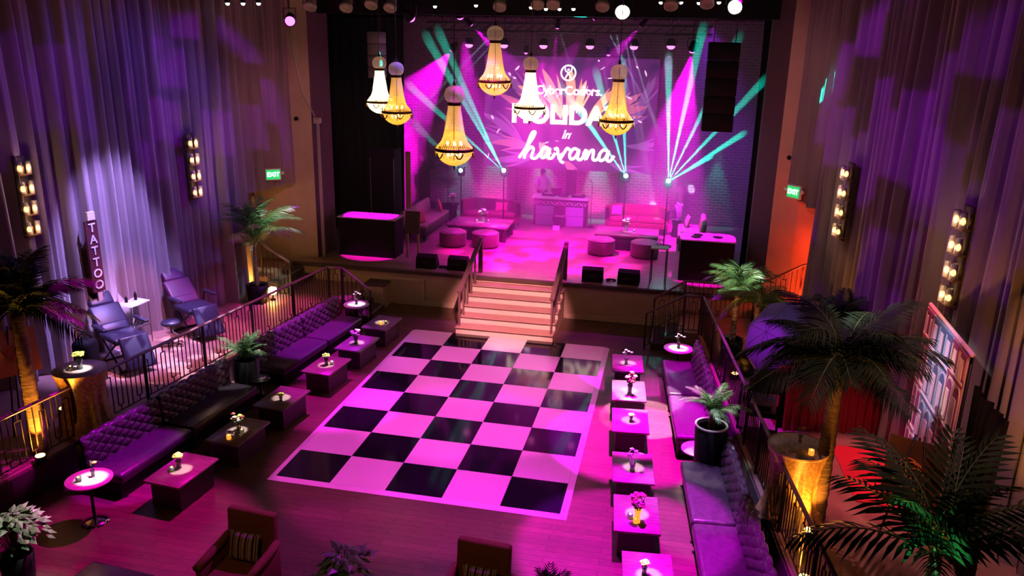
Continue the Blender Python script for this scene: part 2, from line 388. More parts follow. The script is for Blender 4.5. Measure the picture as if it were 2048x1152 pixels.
# ------------------------------------------------------------------ stairs
def centre_stairs():
    t = thing('stage_stairs', 'wide pink-lit stairs with pale risers rising to the stage centre', 'stairs', (0, 0, 0))
    x0, x1 = 0.97, 3.33
    yf = 7.10; n = 6; tr = (8.96 - yf) / (n - 1)
    b = MB(); c = MB()
    for i in range(n - 1):
        z = S / n * (i + 1); y = yf + tr * i
        b.box(((x0 + x1) / 2, (y + 8.94) / 2, z - S / n / 2 - 0.005), (x1 - x0, 8.94 - y - 0.01, S / n - 0.01))
        c.box(((x0 + x1) / 2, y + tr / 2 - 0.02, z), (x1 - x0 + 0.02, tr + 0.01, 0.012))
        c.box(((x0 + x1) / 2, y - 0.012, z - 0.012), (x1 - x0 + 0.02, 0.012, 0.03), mi=1)
    b.build('riser_block', M_riser, t); c.build('tread_covering', [M_tread, M_brown_dark], t)
centre_stairs()
def stair_rail(x, label):
    t = thing('stair_handrail', label, 'handrail', (0, 0, 0), 0, 'handrails of the stage stairs')
    n = 6; yf = 7.10; tr = (8.96 - yf) / 5
    a = Vector((x, yf + 0.12, S / n + 0.88)); e = Vector((x, 9.35, S + 0.92))
    d = e - a; ang = math.atan2(d.z, d.y)
    MB().box((a + e) / 2, (0.11, d.length + 0.1, 0.045), (ang, 0, 0)).build('top_rail', M_railtop, t)
    for i in range(5):
        y = yf + 0.12 + tr * i; z = S / n * (i + 1)
        zt = a.z + (y - a.y) * d.z / d.y
        MB().box((x, y, (z + zt) / 2), (0.045, 0.045, zt - z - 0.02)).build('post', M_railtop, t)
    MB().box((x, 9.3, S + 0.46), (0.1, 0.1, 0.92)).build('newel_post', M_brown_dark, t)
stair_rail(1.03, 'brown wooden handrail on the left edge of the stage stairs')
stair_rail(3.27, 'brown wooden handrail on the right edge of the stage stairs')

def side_steps(sx, x_low, x_up, labels):
    """steps floor -> platform and platform -> landing. sx=+1 right side, -1 left side"""
    t = thing('platform_steps', labels[0], 'steps', (0, 0, 0))
    for i in range(2):
        z = PF / 3 * (i + 1); xe = x_low + sx * 0.30 * i
        xo = x_low + sx * 0.60 - sx * 0.01
        MB().box(((xe + xo) / 2, 7.78, z / 2), (abs(xo - xe), 1.12, z - 0.004)).box((xe + sx * 0.02, 7.78, z + 0.004), (0.035, 1.1, 0.008), mi=1).build('step', [M_brown_dark, M_metal], t)
    t = thing('landing_steps', labels[1], 'steps', (0, 0, 0))
    for i in range(2):
        z = PF + (S - PF) / 3 * (i + 1); xe = x_up + sx * 0.28 * i; xo = x_up + sx * 0.56 - sx * 0.01
        MB().box(((xe + xo) / 2, 8.18, (PF + z) / 2 + 0.003), (abs(xo - xe), 1.5, z - PF - 0.006)).box((xe + sx * 0.02, 8.18, z + 0.004), (0.035, 1.48, 0.008), mi=1).build('step', [M_brown_dark, M_metal], t)
side_steps(-1, -1.3, -3.54, ('dark steps with pale nosings from the dance floor up to the left platform', 'dark steps from the left platform up to the landing below the ochre doorway'))
side_steps(1, 5.6, 7.94, ('dark steps with pale nosings from the dance floor up to the right platform', 'dark steps from the right platform up to the landing below the orange doorway'))

# ------------------------------------------------------------------ iron railings
def railing(pts, label, h=0.9, group=None, every=0.105, postgap=1.55, slopes=True):
    """pts: base points of the run; bars stay vertical"""
    t = thing('iron_railing', label, 'railing', (0, 0, 0), 0, group)
    pts = [Vector(p) for p in pts]
    top = [p + Vector((0, 0, h)) for p in pts]
    MB().tube(top, 0.028, 8).build('top_rail', M_railtop, t)
    MB().tube([p + Vector((0, 0, 0.09)) for p in pts], 0.011, 4).build('bottom_rail', M_iron, t)
    b = MB(); dist = 0.0; post_at = 0.0
    for a, c in zip(pts, pts[1:]):
        d = c - a; L = Vector((d.x, d.y, 0)).length; n = max(2, int(L / every)); rz = math.atan2(d.y, d.x)
        for i in range(n + 1):
            p = a + d * (i / n); k = i % 4
            z0, z1 = 0.09, h
            if k in (1, 2): z1 = h - 0.15
            if k in (0, 3) and 0 < i < n: z0 = 0.09 + 0.10
            b.box((p.x, p.y, p.z + (z0 + z1) / 2), (0.014, 0.014, z1 - z0), (0, 0, rz))
            if k == 1 and i < n:
                q = a + d * ((i + 0.5) / n)
                b.box((q.x, q.y, q.z + h - 0.15), (L / n, 0.014, 0.014), (0, 0, rz)); b.box((q.x, q.y, q.z + h - 0.08), (0.014, 0.014, 0.14), (0, 0, rz))
            if k == 3 and i < n:
                q = a + d * ((i + 0.5) / n)
                b.box((q.x, q.y, q.z + 0.19), (L / n, 0.014, 0.014), (0, 0, rz)); b.box((q.x, q.y, q.z + 0.14), (0.014, 0.014, 0.1), (0, 0, rz))
    b.build('baluster_panel', M_iron, t)
    for a, c in zip(pts, pts[1:]):
        d = c - a; n = max(1, round(d.length / postgap))
        for i in range(n + 1):
            if i == n and c is not pts[-1]: continue
            p = a + d * (i / n)
            MB().box((p.x, p.y, p.z + h / 2), (0.04, 0.04, h)).build('post', M_iron, t)
    return t
G = 'iron railings of the side platforms'
railing([(railL(7.15) - .05, 7.15, PF), (railL(-6.5) - .05, -6.5, PF)], 'long iron railing along the edge of the left platform behind the banquettes', group=G)
railing([(-1.22, 7.18, 0), (-1.92, 7.18, PF)], 'short sloping iron railing beside the left steps, near the far round table', h=0.88, group=G)
railing([(-1.92, 7.12, PF), (railL(7.15) - .02, 7.12, PF)], 'very short level iron railing joining the left steps to the long left railing', group=G, postgap=.5)
railing([(-3.4, 7.35, PF), (-4.15, 7.35, S)], 'sloping iron railing beside the upper left steps near the potted palm', h=0.88, group=G)
railing([(railR(7.1) + .05, 7.1, PF), (railR(-6.5) + .05, -6.5, PF)], 'long iron railing with violet-lit top along the edge of the right platform', group=G)
railing([(5.46, 7.22, 0), (6.3, 7.22, PF)], 'sloping iron railing beside the right steps, by the far right round table', h=0.88, group=G)
railing([(6.3, 7.16, PF), (railR(7.1), 7.16, PF)], 'very short level iron railing joining the right steps to the long right railing', group=G, postgap=.5)
railing([(5.6, 8.4, 0), (6.3, 8.4, PF), (7.9, 8.4, PF), (8.9, 8.4, S + .15), (9.45, 8.4, S + .3)], 'iron railing rising towards the orange lit doorway on the right', h=0.88, group=G)

# ------------------------------------------------------------------ dance floor
df = thing('dance_floor', 'glossy black and white chequered dance floor with pale sloping edge', 'dance floor', (0, 0, 0))
TX, TY = 0.9144, 0.8817
b = MB(); 
for i in range(5):
    for j in range(8):
        dark = (i + j) % 2 == 0
        b.box((TX * (i + .5), TY * (j + .5), 0.0125), (TX - 0.004, TY - 0.004, 0.025), mi=1 if dark else 0)
b.build('panel', [M_white_tile, M_black_tile], df)
W, H, e = 5 * TX, 8 * TY, 0.105
def ramp(p0, p1, q0, q1):
    m = MB(); m.add([(*p0, .0), (*p1, .0), (*q1, .025), (*q0, .025), (*q0, 0), (*q1, 0)], [(0, 1, 2, 3), (4, 3, 2, 5), (0, 4, 5, 1), (0, 3, 4), (1, 5, 2)]); m.build('edge_ramp', M_trimfl, df)
ramp((-e, -e), (W + e, -e), (0, 0), (W, 0)); ramp((W + e, -e), (W + e, H), (W, 0), (W, H)); ramp((-e, H), (-e, -e), (0, H), (0, 0))

# ------------------------------------------------------------------ banquettes
def banquette(label, length, loc, rz):
    """seat faces +x, runs along y, origin on the floor at the front middle"""
    t = thing('banquette', label, 'banquette sofa', loc, rz, 'tufted leather banquettes')
    L = length - 0.015
    MB().box((-0.36, 0, 0.13), (0.6, L - 0.06, 0.24)).build('base', M_black, t)
    MB().rbox((-0.31, 0, 0.335), (0.62, L, 0.17), 0.055, 4).build('seat_cushion', M_leather, t)
    b = MB(); pitch = 0.125
    nu = int(L / 0.018)
    prof = []
    for k in range(46):
        s = k / 45
        if s < 0.62: z = 0.40 + s / 0.62 * 0.40; x = -0.60 - 0.05 * s; nx, nz = 1, 0
        else:
            a = (s - 0.62) / 0.38 * PI * 1.05; x = -0.70 + 0.065 * math.cos(a); z = 0.80 + 0.085 * math.sin(a); nx, nz = math.cos(a), math.sin(a)
        prof.append((x, z, nx, nz, s * 0.70))
    def fn(u, v):
        x, z, nx, nz, s = prof[min(45, int(round(v * 45)))]
        y = (u - .5) * L
        q = s / 0.085
        row = q; col = y / pitch
        A = abs(math.sin(PI * (col + row) / 2 )); B = abs(math.sin(PI * (col - row) / 2))
        d = 0.035 * (min(A, B) ** 0.6) - 0.012
        if abs(u - .5) > .497: d = -0.01
        return (x + nx * d, y, z + nz * d)
    b.grid(fn, nu, 45)
    b.build('tufted_back', M_leather, t)
    MB().box((-0.72, 0, 0.42), (0.1, L - 0.01, 0.76)).build('back_panel', M_black, t)
    for s in (-1, 1):
        MB().box((-0.05, s * (L / 2 - 0.1), 0.005), (0.05, 0.05, 0.01)).build('foot', M_black, t)
    return t
aL, aR = -R(5.4), R(180 + 5.4)
def fL(y): return -1.755 + 0.094 * y
def fR(y): return 6.415 - 0.094 * y
banquette('near left leather banquette with a bright violet sheen beside the front round table', 1.62, (fL(-0.36), -0.36, 0), aL)
banquette('unlit leather banquette on the left between the front violet one and the fern planter', 1.85, (fL(1.38), 1.38, 0), aL)
banquette('left leather banquette just beyond the fern planter, half lit violet', 1.72, (fL(4.03), 4.03, 0), aL)
banquette('farthest left leather banquette, fully lit violet, beside the side steps', 1.60, (fL(5.70), 5.70, 0), aL)
banquette('farthest right leather banquette in bright magenta light by the far round table', 1.75, (fR(4.78), 4.78, 0), aR)
banquette('right leather banquette under the overhanging fern fronds', 1.72, (fR(3.02), 3.02, 0), aR)
banquette('right leather banquette in front of the black planter, with leaf shadows on its seat', 1.72, (fR(0.52), 0.52, 0), aR)
banquette('nearest right leather banquette running out of the bottom of the photo', 1.85, (fR(-1.28), -1.28, 0), aR)

# ------------------------------------------------------------------ low tables
def low_table(label, loc, rz):
    t = thing('low_table', label, 'table', (loc[0], loc[1], 0), rz, 'low cocktail tables beside the dance floor')
    MB().rbox((0, 0, 0.43), (0.63, 0.92, 0.04), 0.006, 1).build('table_top', M_tabletop, t)
    MB().box((0, 0, 0.205), (0.50, 0.76, 0.405)).box((0, 0, 0.395), (0.54, 0.80, 0.02)).build('pedestal', M_tablebox, t)
    return t
TL = [(-1.076, -0.824, 0.450), (-0.923, 0.517, 0.450), (-0.831, 1.868, 0.450),
      (-0.707, 3.504, 0.450), (-0.593, 4.816, 0.450), (-0.547, 6.202, 0.450)]
TR = [(5.195, 5.158, 0.450), (5.307, 3.790, 0.450), (5.416, 2.519, 0.450),
      (5.561, 0.890, 0.450), (5.687, -0.385, 0.450), (5.907, -1.722, 0.450)]
LL = ['nearest left low dark table with yellow flowers in a white ring of light', 'left low table with a mixed bouquet and an amber candle', 'left low table with a single pale candle vase on it',
      'left low table with tall lime-yellow flower vase, opposite the fern', 'left low table with the pink and white bouquet, second from the stage', 'left low table nearest the stage with an orange flower cup']
LR = ['right low table nearest the stage with a slim glass of flowers', 'right low table with the tall dark rose bouquet', 'right low table with a small pale candle vase, third from the stage',
      'right low table with a twisting white orchid vase', 'right low table with the large colourful bouquet and amber candle', 'nearest right low table, cut by the photo edge, with a yellow cup']
for p, l in zip(TL, LL): low_table(l, p, -R(5))
for p, l in zip(TR, LR): low_table(l, p, R(5))
def round_table(label, x, y, top, rad=0.31, m=None, h=0.70):
    t = thing('round_table', label, 'table', (x, y, 0), 0, 'small round pedestal tables')
    MB().lathe([(0.001, h - 0.03), (rad - 0.01, h - 0.03), (rad, h - 0.02), (rad, h - 0.005), (rad - 0.006, h), (0.001, h)], 40).build('table_top', top, t)
    MB().lathe([(0.03, 0.05), (0.022, 0.12), (0.022, h - 0.08), (0.09, h - 0.031)], 16).build('pedestal', M_black, t)
    MB().lathe([(0.19, 0.0), (0.19, 0.012), (0.12, 0.03), (0.03, 0.06)], 32).build('base', m or M_black, t)
M_rt = noise_col(mat('marble_top', (0.62, 0.5, 0.52), 0.3), (0.5, 0.38, 0.42), (0.72, 0.6, 0.62), 9)
RTL = (-1.892, -1.741, 0.700); RTF = (-1.460, 6.887, 0.600); RTR = (6.207, 5.905, 0.600); RTM = (6.562, 1.750, 0.450)
round_table('small round table with pale top at the near end of the left banquettes', RTL[0], RTL[1], M_rt, m=M_chrome)
round_table('small round table with pale top at the far end of the left banquettes', RTF[0], RTF[1], M_rt, h=.60)
round_table('small round table with pale top at the far end of the right banquettes', RTR[0], RTR[1], M_rt, h=.60)
round_table('round table glowing magenta, half hidden behind the black planter', RTM[0], RTM[1], M_rt, rad=0.27, h=.45)

# ------------------------------------------------------------------ table decor
rf = random.Random(21)
def petals(b, c, r, mi, n=7, flat=0.7):
    c = Vector(c)
    b.sphere(c, r * 0.55, 8, 5, mi)
    for k in range(n):
        a = 2 * PI * k / n + rf.random() * .4; z = rf.uniform(-.1, .5) * r
        b.sphere(c + Vector((math.cos(a) * r * .6, math.sin(a) * r * .6, z * .6)), r * 0.45, 7, 4, mi, (1, 1, flat))
def glass_vase(b, h, r, mi=0):
    b.lathe([(r * .8, 0.0), (r * .85, 0.01), (r * .7, h * .35), (r * .85, h * .8), (r, h), (r * .9, h), (r * .75, h * .8), (r * .6, h * .35), (r * .7, 0.02)], 16, mi=mi)
def arrangement(label, loc, kind, group='flower arrangements on the low tables', rz=0.0):
    cat = 'flowers'
    t = thing('flower_vase', label, cat, loc, rz, group)
    if kind in ('yellow', 'lime'):
        b = MB(); glass_vase(b, 0.13, 0.045); b.build('vase', M_glass, t)
        b = MB()
        for k in range(5): b.tube([(0, 0, .02), (.01 * math.cos(k * 1.3), .01 * math.sin(k * 1.3), .1), (.03 * math.cos(k * 1.3), .03 * math.sin(k * 1.3), .19)], .004, 5)
        b.build('stem', M_stem, t)
        b = MB()
        for k in range(6):
            a = k * PI / 3; petals(b, (.04 * math.cos(a), .04 * math.sin(a), .20 + .01 * (k % 2)), .042, 0)
        petals(b, (0, 0, .225), .05, 0); b.build('bloom', M_yellow if kind == 'yellow' else M_greenp, t)
    elif kind in ('mixed', 'rose', 'pinkwhite', 'big'):
        sc = 1.35 if kind == 'big' else 1.0
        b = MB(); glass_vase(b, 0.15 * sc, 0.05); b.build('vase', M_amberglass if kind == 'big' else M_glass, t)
        b = MB()
        for k in range(9):
            a = k * 2.4; r = .03 + .05 * rf.random()
            b.tube([(0, 0, .03), (r * .4 * math.cos(a), r * .4 * math.sin(a), .14 * sc), (r * math.cos(a), r * math.sin(a), .26 * sc)], .004, 5)
            b.sphere((r * math.cos(a + 1), r * math.sin(a + 1), .19 * sc), .03, 6, 4, 0, (1, .6, .5))
        stm = b.build('stem', M_stem, t)
        mm = {'mixed': [M_greenp, M_white, M_pink, M_redp], 'rose': [M_redp, M_orangep, M_redp, M_white], 'pinkwhite': [M_pink, M_white, M_white, M_pink], 'big': [M_greenp, M_orangep, M_pink, M_white]}[kind]
        for m_i, m in enumerate(mm):
            for k in range(3):
                b = MB(); a = (k * 4 + m_i) * 2.0; r = .035 + .06 * rf.random()
                petals(b, (r * math.cos(a), r * math.sin(a), (.2 + .11 * rf.random()) * sc), .040, 0)
                b.build('bloom', m, stm)
    elif kind == 'orchid':
        b = MB(); glass_vase(b, 0.12, 0.04); b.build('vase', M_glass, t)
        b = MB()
        pts = [(0, 0, .04), (.01, .0, .14), (-.03, .02, .21), (.03, .03, .27), (.1, .0, .26)]
        b.tube(pts, .006, 6); b.tube([(0, 0, .05), (-.03, -.02, .16), (-.07, 0, .24), (-.03, .03, .29)], .006, 6); stm = b.build('stem', M_paper, t)
        for p in ((-.03, .02, .22), (.03, .03, .275), (.1, 0, .262), (-.06, 0, .245), (-.02, .03, .3)):
            b = MB(); petals(b, p, .032, 0, 5, .4); b.build('bloom', M_white, stm)
    elif kind == 'bud':
        b = MB(); glass_vase(b, 0.11, 0.03); b.build('vase', M_glass, t)
        b = MB(); b.tube([(0, 0, .02), (0, .01, .12), (.02, .02, .2)], .004, 5); b.sphere((-.03, .02, .19), .035, 8, 5, 0, (.5, .3, 1.3)); b.build('leaf', M_fern, t)
        b = MB(); petals(b, (.03, .02, .21), .035, 0); b.build('bloom', M_orangep, t)
    return t
def candle(label, loc, kind='pale', group='candles on the tables'):
    t = thing('votive_candle', label, 'candle', loc, 0, group)
    m = M_amberglass if kind == 'amber' else M_glass
    MB().lathe([(.033, 0), (.038, .01), (.038, .075), (.033, .075), (.033, .015)], 16).build('glass_cup', m, t)
    wx = MB().cyl((0, 0, .015), .028, .03, 12).build('wax', M_wax, t)
    MB().sphere((0, 0, .06), .011, 8, 6, 0, (1, 1, 1.8)).build('flame', M_flame, wx)
    return t
zt = 0.451
arrangement('lime-yellow hydrangea bunch on the nearest left low table', (-1.134, -0.805, 0.451), 'yellow')
candle('small candle on the nearest left low table beside the yellow flowers', (-1.182, -0.908, 0.451))
arrangement('mixed bouquet of white, green and pink blooms on the second left low table', (-0.894, 0.496, 0.451), 'mixed')
candle('glowing amber votive beside the mixed bouquet on the left', (-0.904, 0.205, 0.451), 'amber')
candle('clear glass votive near the mixed bouquet on the left', (-0.810, 0.444, 0.451))
arrangement('pale yellow blossom in a short vase on the third left low table', (-0.777, 1.725, 0.451), 'yellow').scale = (.8, .8, .62)
arrangement('tall lime flower in a clear vase on the left table opposite the fern', (-0.701, 3.487, 0.451), 'lime')
candle('little candle at the foot of the tall lime flower vase', (-0.606, 3.539, 0.451))
arrangement('pink and white blooms on the left low table second from the stage', (-0.586, 4.732, 0.451), 'pinkwhite')
candle('orange-lit candle cup on the left low table nearest the stage', (-0.517, 6.045, 0.451), 'amber')
candle('second candle cup beside the orange one on the left table nearest the stage', (-0.419, 6.108, 0.451))
arrangement('slim vase of pale flowers on the right low table nearest the stage', (5.165, 5.087, 0.451), 'orchid')
arrangement('dark rose bouquet standing tall on the second right low table', (5.334, 3.590, 0.451), 'rose').scale = (1, 1, 1.35)
arrangement('small yellowish bloom in a vase on the third right low table', (5.432, 2.482, 0.451), 'yellow').scale = (.75, .75, .6)
arrangement('twisting white orchids in glass on the fourth right low table', (5.558, 0.748, 0.451), 'orchid').scale = (1.2,) * 3
arrangement('large green, orange and white bouquet on the fifth right low table', (5.710, -0.602, 0.451), 'big')
candle('amber candle in front of the large colourful bouquet', (5.692, -0.532, 0.451), 'amber').location.y -= .09
candle('clear glass candle left of the large colourful bouquet', (5.609, -0.527, 0.451))
arrangement('yellow bloom in a cup on the nearest right low table', (5.858, -1.716, 0.451), 'yellow').scale = (.8, .8, .8)
def upto(p, z): return (p[0], p[1], z)
arrangement('orange bud and pale leaf in a vase on the near left round table', (RTL[0] + .02, RTL[1] + .06, .70), 'bud', 'flowers on the round tables')
candle('small pale candle on the near left round table', (RTL[0] - .08, RTL[1] - .1, .70))
arrangement('white orchid in glass on the far left round table', upto(RTF, .60), 'orchid', 'flowers on the round tables')
arrangement('pale sprig in glass on the far right round table', upto(RTR, .60), 'orchid', 'flowers on the round tables')

# ------------------------------------------------------------------ plants
def frond_mesh(L, nl, ll, lw, droop, rnd, arch=0.9, fold=0.35, rise=0.6):
    """a feather frond growing along +x from the origin, arching up then down"""
    b = MB()
    def P(s): return Vector((L * (s - 0.12 * droop * s * s), 0, L * (rise * s - droop * s * s)))
    pts = [P(k / 10) for k in range(11)]
    b.tube(pts, [0.012 * (1 - .8 * k / 10) * L ** .5 for k in range(11)], 4, 1)
    for i in range(nl):
        s = 0.10 + 0.90 * i / (nl - 1)
        p = P(s); t = (P(min(1, s + .03)) - P(max(0, s - .03))).normalized()
        w = math.sin(PI * (0.12 + 0.80 * s)) ** 0.7
        for sd in (-1, 1):
            l = ll * w * rnd.uniform(.85, 1.1)
            side = Vector((0, sd, 0))
            d = (t * (0.55 + .5 * s) + side * 1.0 + Vector((0, 0, -fold * rnd.uniform(.2, 1.3)))).normalized()
            n = d.cross(t).normalized() * lw * .5
            wv = t * lw * .5
            mid = p + d * l * .5 + Vector((0, 0, -0.02 * l)); tip = p + d * l + Vector((0, 0, -0.28 * l * arch))
            o = len(b.v)
            b.add([p - wv * .4, p + wv * .4, mid + wv, tip, mid - wv], [(0, 1, 2, 4), (4, 2, 3)], 0)
    return b
def crown(t, n, L, nl, ll, lw, droop, mats, z, seed, elev=(10, 70), rise=0.6, az=None, jitter=.15, wall=None):
    rnd = random.Random(seed)
    kinds = [frond_mesh(L, nl, ll, lw, droop * q, rnd, rise=rise) for q in (0.8, 1.0, 1.25)]
    protos = {}
    for k in range(n):
        q = rnd.randrange(3)
        a = (az[k] if az else (2 * PI * k * 0.382 + rnd.uniform(-.3, .3)))
        el = R(rnd.uniform(*elev)) if not az else R(elev[0] + (elev[1] - elev[0]) * rnd.random())
        sc = rnd.uniform(1 - jitter, 1 + jitter)
        for wa, wd in (wall or ()):
            comp = math.cos(a - wa) * L * 1.15 * math.cos(el)
            if comp > wd: sc *= max(.35, wd / comp)
        if q not in protos:
            o = kinds[q].build('frond', mats, t); protos[q] = o
        else:
            o = protos[q].copy(); COL.objects.link(o); o.parent = t
        o.location = (0, 0, z); o.scale = (sc,) * 3
        o.rotation_euler = (Matrix.Rotation(a, 3, 'Z') @ Matrix.Rotation(-el, 3, 'Y') @ Matrix.Rotation(rnd.uniform(-.3, .3), 3, 'X')).to_euler()
def trunk(t, h, r0, r1, lean=(0, 0), m=None, z0=0.0):
    b = MB(); n = 26; pts = []; rs = []
    for k in range(n + 1):
        s = k / n; pts.append((lean[0] * s * s, lean[1] * s * s, z0 + h * s)); rs.append((r0 + (r1 - r0) * s) * (1.0 + 0.10 * (k % 2)))
    b.tube(pts, rs, 12); b.build('trunk', m or M_trunk, t)
def pot(t, r, h, rim=None, m=None, z=0.0):
    b = MB(); b.lathe([(r * .82, 0), (r * .9, h * .3), (r, h), (r * .88, h), (r * .86, h - .06), (.001, h - .06)], 32, (0, 0, z)); pl_ = b.build('planter', m or M_pot, t)
    if rim: MB().lathe([(r * .9, h), (r * 1.03, h - .01), (r * 1.03, h + .015), (r * .9, h + .015), (r * .9, h)], 40, (0, 0, z)).build('rim', rim, pl_)
    MB().lathe([(.001, h - .05), (r * .84, h - .05)], 24, (0, 0, z)).build('soil', M_soil, pl_)

# fern between the left banquettes
pL = (-1.946, 2.560, 0.000)
t = thing('potted_fern', 'bright green fern in a tall black planter between the left banquettes', 'plant', (pL[0] - .02, pL[1] + .05, 0))
pot(t, .24, .80, m=M_pot); crown(t, 17, .62, 20, .13, .022, .75, [M_fern, M_stem], .78, 4, (15, 65), rise=.75)
vz = thing('trumpet_vase', 'tall glass trumpet vase on a round mirrored foot beside the left fern', 'vase', (-1.697, 2.628, 0.420))
MB().lathe([(.001, 0), (.12, 0), (.12, .015), (.001, .02)], 24).build('foot', M_chrome, vz)
MB().lathe([(.012, .02), (.012, .3), (.03, .42), (.065, .5), (.06, .5), (.025, .42)], 16).build('glass_stem', M_glass, vz)
petals_b = MB(); petals(petals_b, (0, 0, .55), .06, 0); petals_b.build('bloom', M_white, vz)
sv = vz.location; 
tb = thing('side_table', 'low dark side table holding the tall glass trumpet vase', 'table', (sv[0], sv[1], 0))
MB().lathe([(.001, .395), (.2, .395), (.2, .418), (.001, .418)], 28).build('table_top', M_blackgloss, tb)
MB().lathe([(.14, 0), (.14, .02), (.03, .05), (.03, .394)], 20).build('pedestal', M_black, tb)
# fern between the right banquettes
pR = (6.718, 1.529, 1.000)
t = thing('potted_fern', 'fern in a black planter with white rim between the right banquettes', 'plant', (pR[0], pR[1], 0))
pot(t, .25, 1.0, rim=M_potrim); trunk(t, .30, .05, .04, m=M_trunk, z0=.92); crown(t, 16, .60, 20, .13, .024, .75, [M_fern, M_stem], 1.18, 9, (8, 55), rise=.75)

# palms
def palm(label, loc, h, r, n, L, nl, ll, lw, droop, mats, seed, elev=(5, 70), potted=None, lean=(0, 0), rise=.55, group=None, wall=None):
    t = thing('palm_tree', label, 'palm', loc, 0, group)
    z0 = 0.0
    if potted: pot(t, potted[0], potted[1]); z0 = potted[1] - .05
    trunk(t, h - z0, r, r * .7, lean, z0=z0)
    c = bpy.data.objects.new('crown', None)
    bpy.data.objects.remove(c)
    crown(t, n, L, nl, ll, lw, droop, mats, h, seed, elev, rise=rise, wall=wall)
    return t
palm('large dark palm tree standing beside the gold table on the right platform', (8.11, -0.05, PF), 2.35, .115, 30, 1.25, 34, .40, .036, .62, [M_leafdark, M_stem], 5, (-8, 52), rise=.45)
palm('near palm with broad fronds reaching in from the lower right corner', (8.90, -2.15, PF), 1.0, .09, 17, 1.42, 17, .42, .062, .50, [M_leafdark, M_stem], 31, (5, 75), rise=.5, wall=[(0, 1.4)])
palm('palm with amber lit trunk at the left edge of the photo', (-3.42, -0.95, PF), 2.25, .12, 24, 1.05, 26, .36, .04, .75, [M_leafdark, M_stem], 14, (-10, 75), rise=.5)
palm('potted palm lit green and amber beside the upper left steps', (-3.940, 6.679, 0.500), 1.40, .05, 24, 1.35, 30, .34, .03, .85, [M_leaf, M_stem], 22, (10, 80), potted=(.27, .46), rise=.75, wall=[(PI, .42)])
palm('palm with a white-lit crown beyond the umbrella on the right platform', (7.28, 5.9, PF), 1.45, .06, 18, .85, 26, .30, .028, .8, [M_leaf, M_stem], 41, (10, 80), potted=(.24, .42), rise=.7)
palm('palm with yellow-lit drooping fronds just behind the umbrella', (7.62, 5.05, PF), 1.45, .06, 14, .8, 24, .30, .028, .95, [M_leaf, M_stem], 43, (0, 60), potted=(.24, .42), rise=.6)
palm('leafy palm against the curtain behind the large palm on the right', (9.0, 4.15, PF), 1.45, .06, 18, .78, 26, .32, .03, .8, [M_leafdark, M_stem], 47, (5, 75), potted=(.25, .42), rise=.6, wall=[(0, .35)])
# stage plants
palm('small green-lit palm at the left back of the stage beside the sofa', (-1.72, 15.7, S), 1.0, .03, 14, .7, 22, .22, .03, .8, [M_fern, M_stem], 52, (25, 85), potted=(.22, .5), rise=.7)
palm('shadowy palm at the far left of the stage beside the brick wall', (-2.55, 16.2, S), 1.5, .03, 12, .75, 22, .24, .03, .8, [M_leaf, M_stem], 53, (20, 85), potted=(.22, .4), rise=.7)

def bushy(label, loc, h, r, nleaf, seed, leafm, size=.12, potm=None):
    t = thing('potted_plant', label, 'plant', loc)
    pot(t, .2, h * .45, m=potm or M_pot)
    rnd = random.Random(seed); b = MB(); st = MB()
    for k in range(nleaf):
        a = rnd.uniform(0, 2 * PI); el = rnd.uniform(.15, 1.45); q = r * rnd.uniform(.35, 1)
        base = Vector((q * math.cos(a) * math.cos(el), q * math.sin(a) * math.cos(el), h * .62 + (h * .38) * math.sin(el)))
        dr = Vector((math.cos(a) * .8, math.sin(a) * .8, rnd.uniform(-.6, .4))).normalized(); sd = dr.cross(Vector((0, 0, 1))).normalized()
        L = size * rnd.uniform(.7, 1.3); up = sd.cross(dr)
        b.add([base, base + dr * L * .45 + sd * L * .3 - up * .01, base + dr * L - up * L * .15, base + dr * L * .45 - sd * L * .3 - up * .01, base + dr * L * .5 + up * .012], [(0, 1, 4), (1, 2, 4), (2, 3, 4), (3, 0, 4)], 0)
        if k % 4 == 0: st.tube([(0, 0, h * .42), base * .5 + Vector((0, 0, h * .35)), base], .006, 4)
    st.build('stem', M_stem, t); b.build('foliage', leafm, t)
    return t
bushy('leafy broad plant at the bottom left corner with white-lit leaves', flat0((-1.848, -3.142, 0.500)), 1.0, .42, 150, 3, M_fern, .16)
bushy('dark leafy plant at the bottom edge between the two rust armchairs', flat0((2.412, -2.837, 0.550)), .98, .32, 90, 8, M_leaf, .17)
crown_t = thing('small_palm', 'tips of a small plant just right of the second rust armchair', 'plant', flat0((4.769, -2.441, 0.500)))
pot(crown_t, .16, .35); crown(crown_t, 9, .5, 16, .16, .03, .7, [M_leafdark, M_stem], .33, 77, (25, 80), rise=.7)

